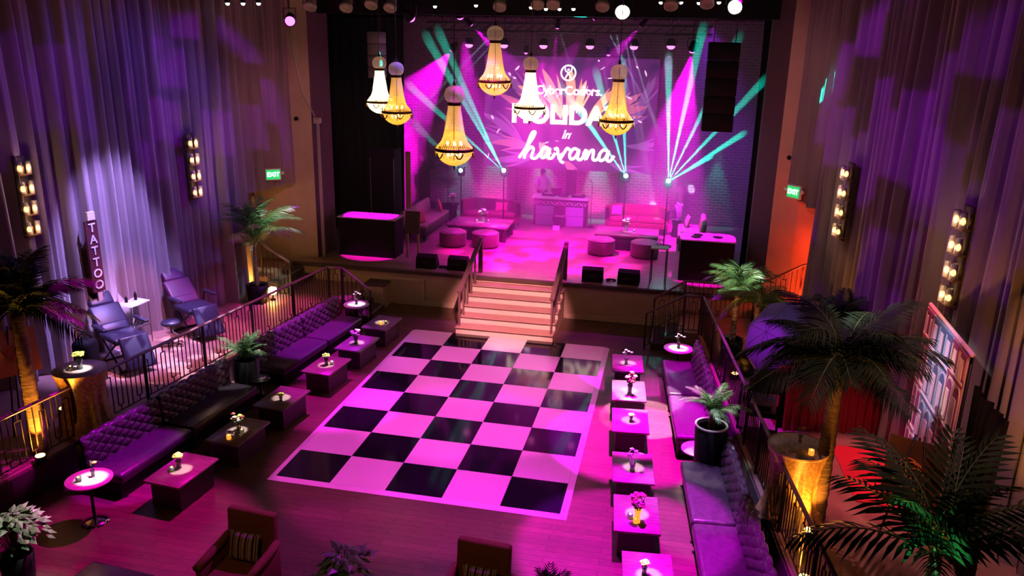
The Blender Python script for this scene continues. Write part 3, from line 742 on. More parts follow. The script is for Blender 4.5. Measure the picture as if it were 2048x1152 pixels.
# ------------------------------------------------------------------ foreground armchairs and bench
def armchair(label, loc, rz=0.0):
    t = thing('armchair', label, 'armchair', loc, rz, 'rust armchairs at the bottom of the photo')
    # faces -y; back at y=+
    MB().rbox((0, 0.31, 0.70), (0.66, 0.13, 0.68), .035, 3, rot=(-.08, 0, 0)).build('backrest', M_brown_fabric, t)
    MB().rbox((0, -0.08, 0.38), (0.56, 0.62, 0.16), .05).build('seat_cushion', M_brown_fabric, t)
    MB().rbox((0, -0.05, 0.24), (0.64, 0.66, 0.14), .03).build('seat_frame', M_brown_fabric, t)
    for s in (-1, 1):
        b = MB(); b.grid(lambda u, v: (s * (.36 + .0), -.36 + .66 * u, .17 + v * (.40 + .22 * u * u)), 8, 4); 
        b2 = MB()
        pts = [(s * .345, .30, .66), (s * .35, .1, .62), (s * .35, -.15, .60), (s * .35, -.36, .58)]
        b2.tube(pts, [.05, .055, .055, .05], 10)
        b2.rbox((s * .35, -.02, .38), (.07, .66, .40), .03)
        b2.build('armrest', M_brown_fabric, t)
        for q in (-1, 1): MB().cyl((s * .27, q * .26 - .03, 0), .016, .175, 8, r2=.024).build('leg', M_black, t)
    return t
M_pillowstripe = mat('striped_pillow', (0.4, 0.32, 0.3), 0.9)
n_, l_, b_ = nodes(M_pillowstripe)
tc = n_.new('ShaderNodeTexCoord'); sx = n_.new('ShaderNodeSeparateXYZ'); mt = n_.new('ShaderNodeMath'); mt.operation = 'MULTIPLY'; mt.inputs[1].default_value = 11.0
fr = n_.new('ShaderNodeMath'); fr.operation = 'FRACT'; rp = n_.new('ShaderNodeValToRGB'); rp.color_ramp.interpolation = 'CONSTANT'
rp.color_ramp.elements[0].color = (0.35, 0.27, 0.22, 1); rp.color_ramp.elements[1].position = 0.45; rp.color_ramp.elements[1].color = (0.02, 0.02, 0.02, 1)
e3 = rp.color_ramp.elements.new(0.75); e3.color = (0.45, 0.38, 0.33, 1); e4 = rp.color_ramp.elements.new(0.88); e4.color = (0.06, 0.02, 0.02, 1)
l_.new(tc.outputs['Object'], sx.inputs[0]); l_.new(sx.outputs[0], mt.inputs[0]); l_.new(mt.outputs[0], fr.inputs[0]); l_.new(fr.outputs[0], rp.inputs[0]); l_.new(rp.outputs[0], b_.inputs['Base Color'])
def pillow_mesh(w=.42, h=.38, d=.13):
    b = MB()
    def fn(sgn):
        def g(u, v):
            x = (u - .5) * 2; y = (v - .5) * 2
            th = d / 2 * ((1 - abs(x) ** 2.5) * (1 - abs(y) ** 2.5)) ** .5
            pin = 1 - .06 * (1 - abs(y)) * abs(x) ** 4
            return (x * w / 2 * (1 - .08 * (1 - y * y)), sgn * th, y * h / 2 * (1 - .08 * (1 - x * x)))
        return g
    b.grid(fn(1), 12, 12); b.grid(fn(-1), 12, 12)
    return b
def pillow(label, loc, rot, m, w=.42, h=.38):
    o = pillow_mesh(w, h).build('throw_pillow', m, None, loc, rot); return tag(o, label, 'pillow', 'throw pillows')
armchair('rust armchair with a striped pillow at the bottom left of the photo', (0.98, -2.72, 0), R(-4))
armchair('rust armchair with a striped pillow cut by the bottom edge near the middle', (3.96, -2.68, 0), R(-4))
pillow('striped pillow on the left rust armchair', (0.99, -2.62, .66), (-.25, 0, R(-4)), M_pillowstripe)
pillow('striped pillow on the rust armchair near the middle', (3.97, -2.58, .64), (-.25, 0, R(-4)), M_pillowstripe)
t = thing('leather_bench', 'glossy black leather bench at the bottom left, showing one violet highlight', 'bench', (-0.42, -3.62, 0), R(-4))
MB().rbox((0, 0, .36), (.95, 1.15, .17), .05, 4).build('seat_cushion', M_blackgloss, t)
MB().box((0, 0, .15), (.88, 1.08, .26)).build('base', M_black, t)
for sx_ in (-1, 1):
    for sy_ in (-1, 1): MB().cyl((sx_ * .38, sy_ * .48, 0), .02, .025, 8).build('foot', M_black, t)

# ------------------------------------------------------------------ chandeliers
M_crystal = mat('crystal_bead_glow', (0.85, 0.74, 0.55), 0.25, trans=0.0)
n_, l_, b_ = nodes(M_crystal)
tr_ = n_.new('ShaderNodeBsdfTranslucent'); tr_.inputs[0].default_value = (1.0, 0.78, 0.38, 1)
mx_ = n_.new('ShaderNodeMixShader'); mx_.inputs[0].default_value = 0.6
b_.inputs['Emission Color'].default_value = (1.0, 0.50, 0.06, 1); b_.inputs['Emission Strength'].default_value = 1.1  # light of the bulbs put into the beads as an even amber glow
M_crystaldim = mat('crystal_bead_glow_faint', (0.75, 0.62, 0.6), 0.2, emit=(1.0, .55, .3), es=.12)  # beads of the top ball, with a faint painted-in glow
M_crystalhot = mat('crystal_bead_glow_bright', (0.9, 0.8, 0.6), 0.25, emit=(1.0, .78, .38), es=3.0)  # same beads, strong bulb light painted in as glow
M_crystalmid = mat('crystal_bead_glow_mid', (0.85, 0.7, 0.5), 0.25, emit=(1.0, .50, .12), es=.45)  # neck beads, weaker bulb light painted in as glow
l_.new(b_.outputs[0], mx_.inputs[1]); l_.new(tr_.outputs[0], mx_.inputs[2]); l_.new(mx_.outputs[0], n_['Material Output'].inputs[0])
M_bulb = mat('warm_bulb', (1, .8, .5), .5, emit=(1.0, 0.58, 0.16), es=14)
M_bronze = mat('dark_bronze', (0.07, 0.03, 0.015), 0.5, 0.6)
def bead_strands(prof, n, size, mi=0):
    """prof: list of (r,z); n strands of faceted beads along it"""
    b = MB()
    seg = [0.0]
    for p, q in zip(prof, prof[1:]): seg.append(seg[-1] + math.hypot(q[0] - p[0], q[1] - p[1]))
    L = seg[-1]; m = int(L / size)
    for i in range(m + 1):
        s = L * i / m; k = 0
        while k < len(seg) - 2 and seg[k + 1] < s: k += 1
        f = (s - seg[k]) / max(1e-6, seg[k + 1] - seg[k])
        r = prof[k][0] + f * (prof[k + 1][0] - prof[k][0]); z = prof[k][1] + f * (prof[k + 1][1] - prof[k][1])
        nn = n
        wd = min(size * .62, PI * r / nn * 1.08)
        for j in range(nn):
            a = 2 * PI * (j + .0) / nn; c = Vector((r * math.cos(a), r * math.sin(a), z))
            ra = Vector((math.cos(a), math.sin(a), 0)) * wd * .7; ta = Vector((-math.sin(a), math.cos(a), 0)) * wd; up = Vector((0, 0, size * .56))
            b.add([c + ra, c + ta, c - ra, c - ta, c + up, c - up], [(0, 1, 4), (1, 2, 4), (2, 3, 4), (3, 0, 4), (1, 0, 5), (2, 1, 5), (3, 2, 5), (0, 3, 5)], mi)
    return b
BULB = None
def chandelier(label, loc, hot=False):
    t = thing('crystal_chandelier', label, 'chandelier', loc, rf.random() * 3, 'crystal basket chandeliers')
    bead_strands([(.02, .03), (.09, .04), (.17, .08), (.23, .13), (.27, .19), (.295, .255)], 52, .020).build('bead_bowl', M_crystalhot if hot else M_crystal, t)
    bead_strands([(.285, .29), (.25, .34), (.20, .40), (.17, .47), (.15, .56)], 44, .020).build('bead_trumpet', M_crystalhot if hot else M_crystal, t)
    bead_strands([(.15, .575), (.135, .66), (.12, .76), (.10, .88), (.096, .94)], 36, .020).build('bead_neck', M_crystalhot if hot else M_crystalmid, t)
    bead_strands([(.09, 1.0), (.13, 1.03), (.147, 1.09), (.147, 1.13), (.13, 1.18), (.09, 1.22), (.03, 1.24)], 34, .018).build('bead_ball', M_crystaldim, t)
    b = MB().lathe([(.298, .25), (.31, .255), (.31, .295), (.298, .30), (.298, .25)], 48)
    for k in range(6):
        a0 = 2 * PI * k / 6
        b.tube([(.315 * math.cos(a0 + q * .42), .315 * math.sin(a0 + q * .42), .235 - .075 * math.cos((q - .5) * PI) ) for q in [i / 12 for i in range(13)]], .011, 5)
        a = a0 + .21; b.tube([(.312 * math.cos(a + .05 * math.cos(w)), .312 * math.sin(a + .05 * math.cos(w)), .32 + .022 * math.sin(w)) for w in [i * PI / 4 for i in range(8)]], .006, 4, closed=True)
    b.build('ring', M_bronze, t)
    MB().lathe([(.10, .945), (.105, .95), (.105, .99), (.09, .995)], 24).build('neck_band', M_bronze, t)
    b = MB()
    for k in range(8):
        a = 2 * PI * k / 8; b.add([(.02 * math.cos(a - .5), .02 * math.sin(a - .5), 1.25), (.02 * math.cos(a + .5), .02 * math.sin(a + .5), 1.25), (.085 * math.cos(a), .085 * math.sin(a), 1.32)], [(0, 1, 2)])
    b.lathe([(.035, 1.23), (.02, 1.27), (.012, 1.33)], 10); b.lathe([(.012, .03), (.02, .0), (.004, -.05)], 10)
    b.build('finial', M_bronze, t)
    MB().tube([(0, 0, 1.32), (0, 0, 9.0 - loc[2])], .007, 5).build('suspension_cable', M_iron, t)
    cr = MB().tube([(0, 0, .1), (0, 0, 1.2)], .012, 6).build('core_rod', M_bronze, t)
    global BULB
    if BULB is None: BULB = MB().sphere((0, 0, 0), .022, 8, 6, 0, (1, 1, 1.4)).build('bulb', M_bulb, cr).data; bpy.data.objects.remove(bpy.data.objects['bulb'])
    for k in range(10):
        a = k * PI / 3 if k < 6 else k * PI / 2 + .3; r_ = .12 if k < 6 else .10
        o = bpy.data.objects.new('bulb', BULB); COL.objects.link(o); o.parent = cr; o.location = (r_ * math.cos(a), r_ * math.sin(a), .37 if k < 6 else .19)
    return t
CH = [((2.43, 1.82, 4.81), 'largest chandelier, hanging lowest over the middle of the dance floor', 1.0), ((2.46, 4.43, 5.75), 'highest chandelier, in front of the left half of the screen', 1.0),
      ((0.26, 5.26, 5.06), 'amber chandelier half behind the bright left one', 1.0), ((4.74, 4.26, 5.14), 'chandelier on the right covering the end of the screen lettering', 1.0),
      ((-0.71, 6.88, 5.13), 'brilliantly lit white-yellow chandelier, farthest left', 2.2), ((2.92, 5.56, 5.22), 'brilliantly lit white-yellow chandelier in front of the screen', 2.0)]
for c, lab, pw in CH:
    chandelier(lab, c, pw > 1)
    point('chandelier_lamp', (c[0], c[1], c[2] + .36), 9 * pw, (1.0, 0.55, 0.12), .06)
    point('chandelier_lamp', (c[0], c[1], c[2] + .17), 5 * pw, (1.0, 0.55, 0.12), .05)

# ------------------------------------------------------------------ wall sconces
M_sconceglass = mat('ribbed_glass_tube', (0.9, 0.75, 0.6), 0.2, trans=0.7)
M_sbulb = mat('sconce_bulb', (1, .85, .6), .5, emit=(1.0, 0.62, 0.25), es=12)
M_sback = mat('dark_bronze_plate', (0.05, 0.03, 0.012), 0.6, 0.3)
M_brass = mat('aged_brass', (0.35, 0.22, 0.08), 0.4, 0.8)
def sconce(label, loc, rz):
    """wall on the -x side; glass tubes project towards +x"""
    t = thing('wall_sconce', label, 'wall light', loc, rz, 'tall brass wall sconces')
    MB().rbox((-.10, 0, 0), (.04, .24, 1.46), .01, 1).build('back_plate', M_sback, t)
    for k in range(4):
        z = -.54 + .36 * k
        f = MB().box((-.03, 0, z - .13), (.12, .26, .022)).box((-.05, 0, z - .06), (.05, .04, .15)).build('bracket', M_brass, t); br_ = f
        for s in (-1, 1):
            MB().lathe([(.048, -.115), (.048, .115), (.044, .115), (.044, -.115), (.048, -.115)], 14, (.01, s * .085, z)).build('glass_tube', M_sconceglass, br_)
            MB().sphere((.01, s * .085, z - .02), .034, 10, 7, 0, (1, 1, 1.15)).build('bulb', M_sbulb, br_)
        point('sconce_lamp', t.matrix_basis @ Vector((.14, 0, z)), 3.0, WARM, .05)
    return t
def place_sconce(label, p, rz):
    sconce(label, p, rz)
a_ = math.atan(0.21)
place_sconce('tall brass sconce of eight bulbs on the left drape near the stage', (-4.55, 5.50, 3.95), -a_)
place_sconce('tall brass sconce of eight bulbs at the left edge of the photo', (-5.34, 1.63, 3.90), -a_)
place_sconce('tall brass sconce of eight bulbs on the right drape nearer the stage', (8.90, 5.27, 4.02), PI + a_)
place_sconce('tall brass sconce of eight bulbs on the right drape above the painted backdrop', (9.70, 1.42, 3.98), PI + a_)

# ------------------------------------------------------------------ stage furniture
def sofa(label, loc, rz, w=2.0):
    """faces -y, origin on the floor in the middle"""
    t = thing('velvet_sofa', label, 'sofa', loc, rz, 'red velvet sofas at the back of the stage')
    MB().rbox((0, 0, .30), (w - .1, .78, .2), .05).build('seat_frame', M_red_sofa, t)
    for s in (-1, 1): MB().rbox((s * (w - .3) / 4, -.04, .44), ((w - .32) / 2, .7, .14), .05).build('seat_cushion', M_red_sofa, t)
    b = MB()
    def back(u, v):
        a = (u - .5) * 2; x = a * (w / 2 - .02); y = .34 - .45 * max(0, abs(a) - .72) / .28 * 1.1
        return (x, y + .10 * math.sin(v * PI), .36 + .46 * v)
    def back2(u, v):
        a = (u - .5) * 2; x = a * (w / 2 - .14); y = .24 - .42 * max(0, abs(a) - .72) / .28 * 1.1
        return (x, y - .05 * math.sin(v * PI), .36 + .46 * v)
    b.grid(back, 28, 6); b.grid(back2, 28, 6)
    b.tube([((u - .5) * 2 * (w / 2 - .08), .29 - .435 * max(0, abs((u - .5) * 2) - .72) / .28 * 1.1, .82) for u in [i / 24 for i in range(25)]], .055, 8)
    b.build('curved_back', M_red_sofa, t)
    for sx_ in (-1, 1):
        for sy_ in (-1, 1): MB().cyl((sx_ * (w / 2 - .18), sy_ * .3, 0), .014, .21, 8, r2=.022).build('leg', M_black, t)
sofa('wide red velvet sofa left of the disc jockey booth', (0.0, 14.85, S), 0, 2.05)
sofa('dim red velvet sofa right of the booth, behind the right stage table', (4.75, 15.35, S), 0, 2.1)
def settee(label, loc, rz, w):
    t = thing('settee', label, 'settee', loc, rz)
    MB().rbox((0, 0, .33), (w, .74, .22), .04).build('seat_frame', M_brown_dark, t)
    MB().rbox((0, -.04, .46), (w - .04, .64, .10), .04).build('seat_cushion', M_tan, t)
    MB().rbox((0, .36, .60), (w, .14, .56), .05, rot=(-.12, 0, 0)).build('backrest', M_tan, t)
    for sx_ in (-1, 1):
        for sy_ in (-1, 1): MB().cyl((sx_ * (w / 2 - .1), sy_ * .28, 0), .02, .23, 8).build('leg', M_black, t)
settee('tan settee along the left side of the stage with red pillows', (-1.72, 13.35, S), R(90), 2.6)
settee('tan settee facing left at the right side of the stage', (6.42, 13.9, S), R(-90), 1.7)
M_pred = mat('red_pillow', (0.5, 0.06, 0.10), 0.8); M_pwhite = mat('pale_pillow', (0.3, 0.18, 0.19), 0.8)
pillow('red pillow at the near end of the tan settee on stage left', (-1.62, 12.35, S + .70), (-.3, 0, R(70)), M_pred)
pillow('dark red pillow at the far end of the tan settee on stage left', (-1.62, 14.35, S + .70), (-.3, 0, R(110)), M_pred, .46, .42)
pillow('red pillow on the middle of the left red sofa', (0.35, 14.86, S + .67), (-.3, 0, .2), M_pred, .4, .3)
pillow('pale red pillow at the left end of the right red sofa', (4.05, 15.35, S + .69), (-.3, 0, .3), M_pwhite, .42, .34)
pillow('pale pillow on the tan settee at stage right', (6.33, 14.3, S + .70), (-.3, 0, R(-80)), M_pwhite, .42, .36)
def stage_table(label, c, sx_, sy_, rz):
    t = thing('coffee_table', label, 'table', (c[0], c[1], S), rz, 'coffee tables on the stage')
    MB().rbox((0, 0, .44), (sx_, sy_, .06), .008, 1).build('table_top', M_tabletop, t)
    MB().box((0, 0, .37), (sx_ - .12, sy_ - .12, .08)).build('apron', M_tablebox, t)
    for a in (-1, 1):
        for q in (-1, 1): MB().box((a * (sx_ / 2 - .09), q * (sy_ / 2 - .09), .165), (.1, .1, .33)).build('leg', M_tablebox, t)
    MB().box((0, 0, .07), (sx_ - .2, sy_ - .2, .03)).build('stretcher', M_tablebox, t)
c1 = (0.053, 13.243, 1.410); c2 = (4.580, 13.254, 1.410)
stage_table('large square coffee table on stage left with white flowers', c1, 1.9, 1.25, 0)
stage_table('large square coffee table on stage right with white flowers', c2, 1.85, 1.2, 0)
arrangement('white orchids in glass on the left stage coffee table', (c1[0] + .05, c1[1] + .1, S + .471), 'pinkwhite', 'flowers on the stage').scale = (1.3,) * 3
candle('small candle beside the orchids on the left stage table', (c1[0] - .12, c1[1] - .05, S + .471))
candle('second small candle beside the orchids on the left stage table', (c1[0] + .24, c1[1] + .0, S + .471))
arrangement('white orchids in glass on the right stage coffee table', (c2[0] - .05, c2[1] + .05, S + .471), 'pinkwhite', 'flowers on the stage').scale = (1.25,) * 3
candle('small candle beside the orchids on the right stage table', (c2[0] + .2, c2[1] - .05, S + .471))
M_ott = noise_col(mat('ottoman_velvet', (0.15, 0.08, 0.09), 0.5, sheen=0.2), (0.11, 0.055, 0.065), (0.18, 0.10, 0.11), 30)
def ottoman(label, loc, r=.40):
    t = thing('tufted_ottoman', label, 'ottoman', loc, 0, 'round tufted ottomans on the stage')
    b = MB()
    prof = [(r - .01, .03), (r, .08), (r, .38), (r - .01, .42)]
    b.lathe(prof, 40, wob=lambda a, z: 1 + .008 * math.cos(24 * a)); b.build('upholstered_side', M_ott, t)
    b = MB()
    def fn(u, v):
        rr_ = r * v; a = 2 * PI * u; x, y = rr_ * math.cos(a), rr_ * math.sin(a)
        A = abs(math.sin(PI * (x + y) / .17)); B = abs(math.sin(PI * (x - y) / .17))
        d = .03 * min(A, B) ** .6
        return (x, y, .42 + (d + .03) * (1 - v ** 6))
    b.grid(fn, 60, 26); b.build('tufted_top', M_ott, t)
    MB().cyl((0, 0, 0), r - .04, .035, 30).build('plinth', M_black, t)
for px, lab in (((-0.480, 11.959, 0.940), 'round tufted ottoman farthest left on the stage'), ((0.495, 12.059, 0.940), 'round tufted ottoman behind the top of the left stair handrail'),
                ((3.903, 12.203, 0.940), 'round tufted ottoman right of the stairs, the left one of that pair'), ((5.156, 12.214, 0.940), 'round tufted ottoman right of the stairs, the right one of that pair')):
    ottoman(lab, px)
# side tables with flowers
for lab, p, k, fl in (('small black side table between the settee and the left red sofa', (-1.42, 15.25), 'pinkwhite', 'pale flowers on the black side table by the left red sofa'),
                      ('small side table with tall glass vase behind the right stage table', (6.02, 15.1), 'orchid', 'tall white twisting stems in glass on the right stage side table')):
    t = thing('stage_side_table', lab, 'table', (p[0], p[1], S), 0)
    MB().lathe([(.001, .57), (.24, .57), (.24, .60), (.001, .60)], 28).build('table_top', M_chrome if k == 'orchid' else M_black, t)
    MB().lathe([(.16, 0), (.16, .02), (.12, .3), (.16, .569)], 24).build('pedestal', M_black, t)
    arrangement(fl, (p[0], p[1], S + .60), k, 'flowers on the stage').scale = (1.25, 1.25, 1.6 if k == 'orchid' else 1.1)
yl = thing('tall_leaf_vase', 'tall narrow vase of yellow-green leaves behind the right stage side table', 'vase', (6.08, 15.75, S))
MB().lathe([(.07, 0), (.05, .3), (.09, 1.0), (.08, 1.0), (.04, .3)], 18).build('vase', M_glass, yl); crown(yl, 8, .5, 14, .12, .03, .6, [M_fern, M_stem], .95, 88, (55, 88), rise=.9)

# ---- disc jockey booth
bt = thing('dj_booth', 'disc jockey booth with patterned front panels lit violet', 'booth', (2.18, 15.85, S))
MB().box((0, 0, .925), (1.90, .75, .05)).build('counter_top', M_paper, bt)
MB().box((0, .0, .45), (1.76, .62, .895)).build('cabinet', M_tablebox, bt)
M_panel = mat('booth_panel', (0.42, 0.34, 0.55), 0.6)
for s in (-1, 1): MB().box((s * .5, -.33, .34), (.60, .04, .64)).box((s * .5, -.353, .36), (.60, .006, .01), mi=1).build('front_panel', [M_panel, M_tablebox], bt)
b = MB()
for k in range(11):
    x = -.8 + .16 * k
    b.tube([(x + .05 * math.cos(w), -.34, .76 + .05 * math.sin(w)) for w in [i * PI / 5 for i in range(10)]], .01, 4, closed=True)
    b.box((x + .08, -.335, .76), (.02, .02, .14), (0, .6 * (-1) ** k, 0))
b.build('ornament_frieze', M_paper, bt)
def gear(label, x, y, kind):
    if kind == 'turntable':
        t = thing('turntable', label, 'turntable', (x, y, S + .951), 0, 'turntables on the booth')
        MB().rbox((0, 0, .04), (.42, .34, .07), .01, 1).build('plinth', M_black, t); pn_ = t.children[0]; MB().cyl((-.03, 0, .076), .145, .012, 28).build('platter', M_metal, pn_)
        MB().tube([(.16, .12, .10), (.16, -.02, .10), (.10, -.08, .09)], .006, 5).build('tonearm', M_chrome, pn_)
    elif kind == 'mixer':
        t = thing('dj_mixer', label, 'mixer', (x, y, S + .951)); hs_ = MB().rbox((0, 0, .045), (.28, .34, .08), .01, 1).build('housing', M_black, t)
        for i in range(4):
            for j in range(4): MB().cyl((-.09 + .06 * i, -.1 + .06 * j, .086), .012, .02, 8).build('knob', M_metal, hs_)
    elif kind == 'laptop':
        t = thing('laptop', label, 'laptop', (x, y, S + .951)); MB().box((0, 0, .02), (.34, .24, .02)).build('keyboard', M_metal, t)
        MB().box((0, -.15, .14), (.34, .012, .23), (.25, 0, 0)).build('display', M_black, t)
gear('turntable nearest the disc jockey on the booth', 1.75, 15.85, 'turntable'); gear('turntable on the right end of the booth', 2.75, 15.85, 'turntable')
gear('black mixer between the two turntables', 2.26, 15.85, 'mixer'); gear('open laptop standing on the booth behind the mixer', 2.0, 16.08, 'laptop')
# flower basket and sign on the floor before the booth
fb = thing('flower_basket', 'dark basket of pink roses in front of the booth', 'flowers', (2.182, 15.524, 0.940))
MB().lathe([(.16, 0), (.24, .28), (.22, .28), (.15, .03)], 20).build('basket', M_tablebox, fb)
b = MB()
for k in range(9): petals(b, (.14 * math.cos(k * 2.4) * (k / 9) ** .5, .14 * math.sin(k * 2.4) * (k / 9) ** .5, .33), .08, 0, 6)
b.build('bloom', M_pink, fb)
sg = tag(MB().box((0, 0, .085), (.22, .02, .15), (-.3, 0, 0)).box((0, .03, .05), (.02, .1, .02), (.6, 0, 0)).build('table_sign', M_paper, None, (2.190, 14.819, 0.940)), 'small white card sign on the stage floor before the booth', 'sign')
# microphone stands
def micstand(label, loc, h=1.5):
    t = thing('microphone_stand', label, 'microphone stand', loc, 0, 'microphone stands'); MB().lathe([(.001, 0), (.14, 0), (.13, .02), (.001, .03)], 20).build('base', M_black, t)
    MB().tube([(0, 0, .02), (0, 0, h)], .011, 6).build('pole', M_iron, t); MB().tube([(0, 0, h), (-.06, 0, h + .05)], .012, 6).sphere((-.07, 0, h + .06), .028, 8, 6).build('microphone', M_black, t)
micstand('microphone stand to the right of the booth', (3.22, 15.65, S), 1.48)

# ---- people
def person(label, loc, rz, pose, mats, h=1.76, group=None):
    """built facing -y. pose: dict of joint overrides"""
    t = thing('person', label, 'person', loc, rz, group)
    k = h / 1.76
    J = dict(pelvis=(0, 0, .95), waist=(0, .0, 1.08), chest=(0, .01, 1.30), neckb=(0, .01, 1.46), neck=(0, 0, 1.53), head=(0, -.01, 1.63), crownh=(0, -.01, 1.72),
             shl=(-.18, .01, 1.43), shr=(.18, .01, 1.43), ell=(-.25, -.02, 1.16), elr=(.25, -.02, 1.16), wrl=(-.22, -.22, 1.02), wrr=(.22, -.22, 1.02),
             hil=(-.09, 0, .92), hir=(.09, 0, .92), knl=(-.11, -.02, .50), knr=(.11, -.02, .50), anl=(-.12, .03, .09), anr=(.12, .03, .09), tol=(-.13, -.13, .04), tor=(.13, -.13, .04))
    J.update(pose)
    J = {a: Vector(p) * k for a, p in J.items()}
    def skin(name, chain, rad, m, sub=1, root=None):
        names = []
        for a, c in chain:
            for q in (a, c):
                if q not in names: names.append(q)
        me = bpy.data.meshes.new(name); me.from_pydata([J[q] for q in names], [(names.index(a), names.index(c)) for a, c in chain], []); me.materials.append(m)
        o = bpy.data.objects.new(name, me); COL.objects.link(o)
        md = o.modifiers.new('skin', 'SKIN'); md.use_smooth_shade = True
        sv_ = me.skin_vertices[0].data
        for i, q in enumerate(names):
            r_ = rad.get(q, .04); sv_[i].radius = ((r_[0] * k, r_[1] * k) if isinstance(r_, tuple) else (r_ * k, r_ * k)); sv_[i].use_root = (i == 0)
        sb = o.modifiers.new('sub', 'SUBSURF'); sb.levels = sub; sb.render_levels = sub
        o.parent = t; return o
    body = skin('body', [('pelvis', 'waist'), ('waist', 'chest'), ('chest', 'neckb'), ('neckb', 'neck'), ('neck', 'head'), ('head', 'crownh'), ('neckb', 'shl'), ('neckb', 'shr'), ('shl', 'ell'), ('shr', 'elr'), ('ell', 'wrl'), ('elr', 'wrr'),
                 ('pelvis', 'hil'), ('pelvis', 'hir'), ('hil', 'knl'), ('hir', 'knr'), ('knl', 'anl'), ('knr', 'anr')],
         dict(pelvis=.11, waist=.10, chest=(.12, .10), neckb=.06, neck=.055, head=(.085, .10), crownh=(.07, .08), shl=.06, shr=.06, ell=.04, elr=.04, wrl=.028, wrr=.028, hil=.08, hir=.08, knl=.055, knr=.055, anl=.04, anr=.04), mats[0], 2)
    skin('shirt', [('pelvis', 'waist'), ('waist', 'chest'), ('chest', 'neckb'), ('neckb', 'shl'), ('neckb', 'shr'), ('shl', 'ell'), ('shr', 'elr')],
         dict(pelvis=(.16, .125), waist=(.145, .115), chest=(.165, .125), neckb=(.09, .075), shl=.075, shr=.075, ell=.055, elr=.055), mats[1], 2)
    skin('trousers', [('pelvis', 'hil'), ('pelvis', 'hir'), ('hil', 'knl'), ('hir', 'knr'), ('knl', 'anl'), ('knr', 'anr')],
         dict(pelvis=.13, hil=.10, hir=.10, knl=.075, knr=.075, anl=.06, anr=.06), mats[2], 2)
    hd_ = J['head']
    MB().sphere(hd_ + Vector((0, .02, .035)) * k, .108 * k, 14, 10, 0, (.92, 1.02, 1.0)).build('hair', M_hair, t)
    b = MB()
    b.sphere(hd_ + Vector((0, -.105, -.005)) * k, .018 * k, 8, 6, 0, (.8, 1, 1.5))
    for s in (-1, 1): b.sphere(hd_ + Vector((s * .088, 0, 0)) * k, .022 * k, 8, 6, 0, (.5, 1, 1.4))
    b.build('face', mats[0], t)
    b = MB()
    for s in (-1, 1): b.sphere(hd_ + Vector((s * .033, -.095, .02)) * k, .010 * k, 8, 6)
    b.box(hd_ + Vector((0, -.093, -.045)) * k, (.05 * k, .012 * k, .008 * k)); b.build('eyes_and_mouth', M_hair, t)
    for sd, wn, en in ((-1, 'wrl', 'ell'), (1, 'wrr', 'elr')):
        w_ = J[wn]; d = (J[wn] - J[en]).normalized(); s_ = d.cross(Vector((0, 0, 1))).normalized()
        b = MB(); pc = w_ + d * .045 * k; b.tube([w_ - d * .01, pc, w_ + d * .085 * k], [.024 * k, .034 * k, .03 * k], 8)
        for f in range(4):
            o_ = s_ * (f - 1.5) * .017 * k; L_ = (.07, .08, .076, .06)[f] * k; st_ = w_ + d * .08 * k + o_
            b.tube([st_, st_ + d * L_ * .5 - Vector((0, 0, .008)), st_ + d * L_ * .85 - Vector((0, 0, .03 * k))], .0085 * k, 6)
        th = w_ + d * .035 * k - s_ * sd * .03 * k; b.tube([th, th - s_ * sd * .025 * k + d * .03 * k, th - s_ * sd * .03 * k + d * .055 * k], .010 * k, 6)
        b.build('hand', mats[0], t)
    for an, to in (('anl', 'tol'), ('anr', 'tor')):
        a = J[an]; o_ = J[to]; MB().rbox(((a.x + o_.x) / 2, (a.y + o_.y) / 2 - .0, .045), (.10 * k, .27 * k, .085), .035).build('shoe', M_black, t)
    return t
person('person in a pale short-sleeved shirt standing behind the booth, head bent over the turntables', (1.42, 16.45, S), R(28),
       dict(wrl=(-.16, -.34, 1.10), wrr=(.14, -.36, 1.08), ell=(-.27, -.06, 1.18), head=(0, -.05, 1.62), crownh=(0, -.04, 1.71)), [M_skin, M_shirt, M_trousers])
M_strshirt = mat('striped_top', (0.5, 0.4, 0.5), 0.8)
n_, l_, b_ = nodes(M_strshirt)
tc = n_.new('ShaderNodeTexCoord'); wv = n_.new('ShaderNodeTexWave'); wv.bands_direction = 'Z'; wv.inputs['Scale'].default_value = 3.0; rp = n_.new('ShaderNodeValToRGB')
rp.color_ramp.elements[0].color = (.15, .08, .16, 1); rp.color_ramp.elements[1].color = (.7, .55, .7, 1)
l_.new(tc.outputs['Object'], wv.inputs['Vector']); l_.new(wv.outputs['Fac'], rp.inputs[0]); l_.new(rp.outputs[0], b_.inputs['Base Color'])
person('person in a striped violet-lit top half hidden behind the large palm on the right', (8.72, 5.3, PF), R(-25), {}, [M_skin, M_strshirt, mat('grey_trousers', (.12, .11, .14), .8)], 1.70)

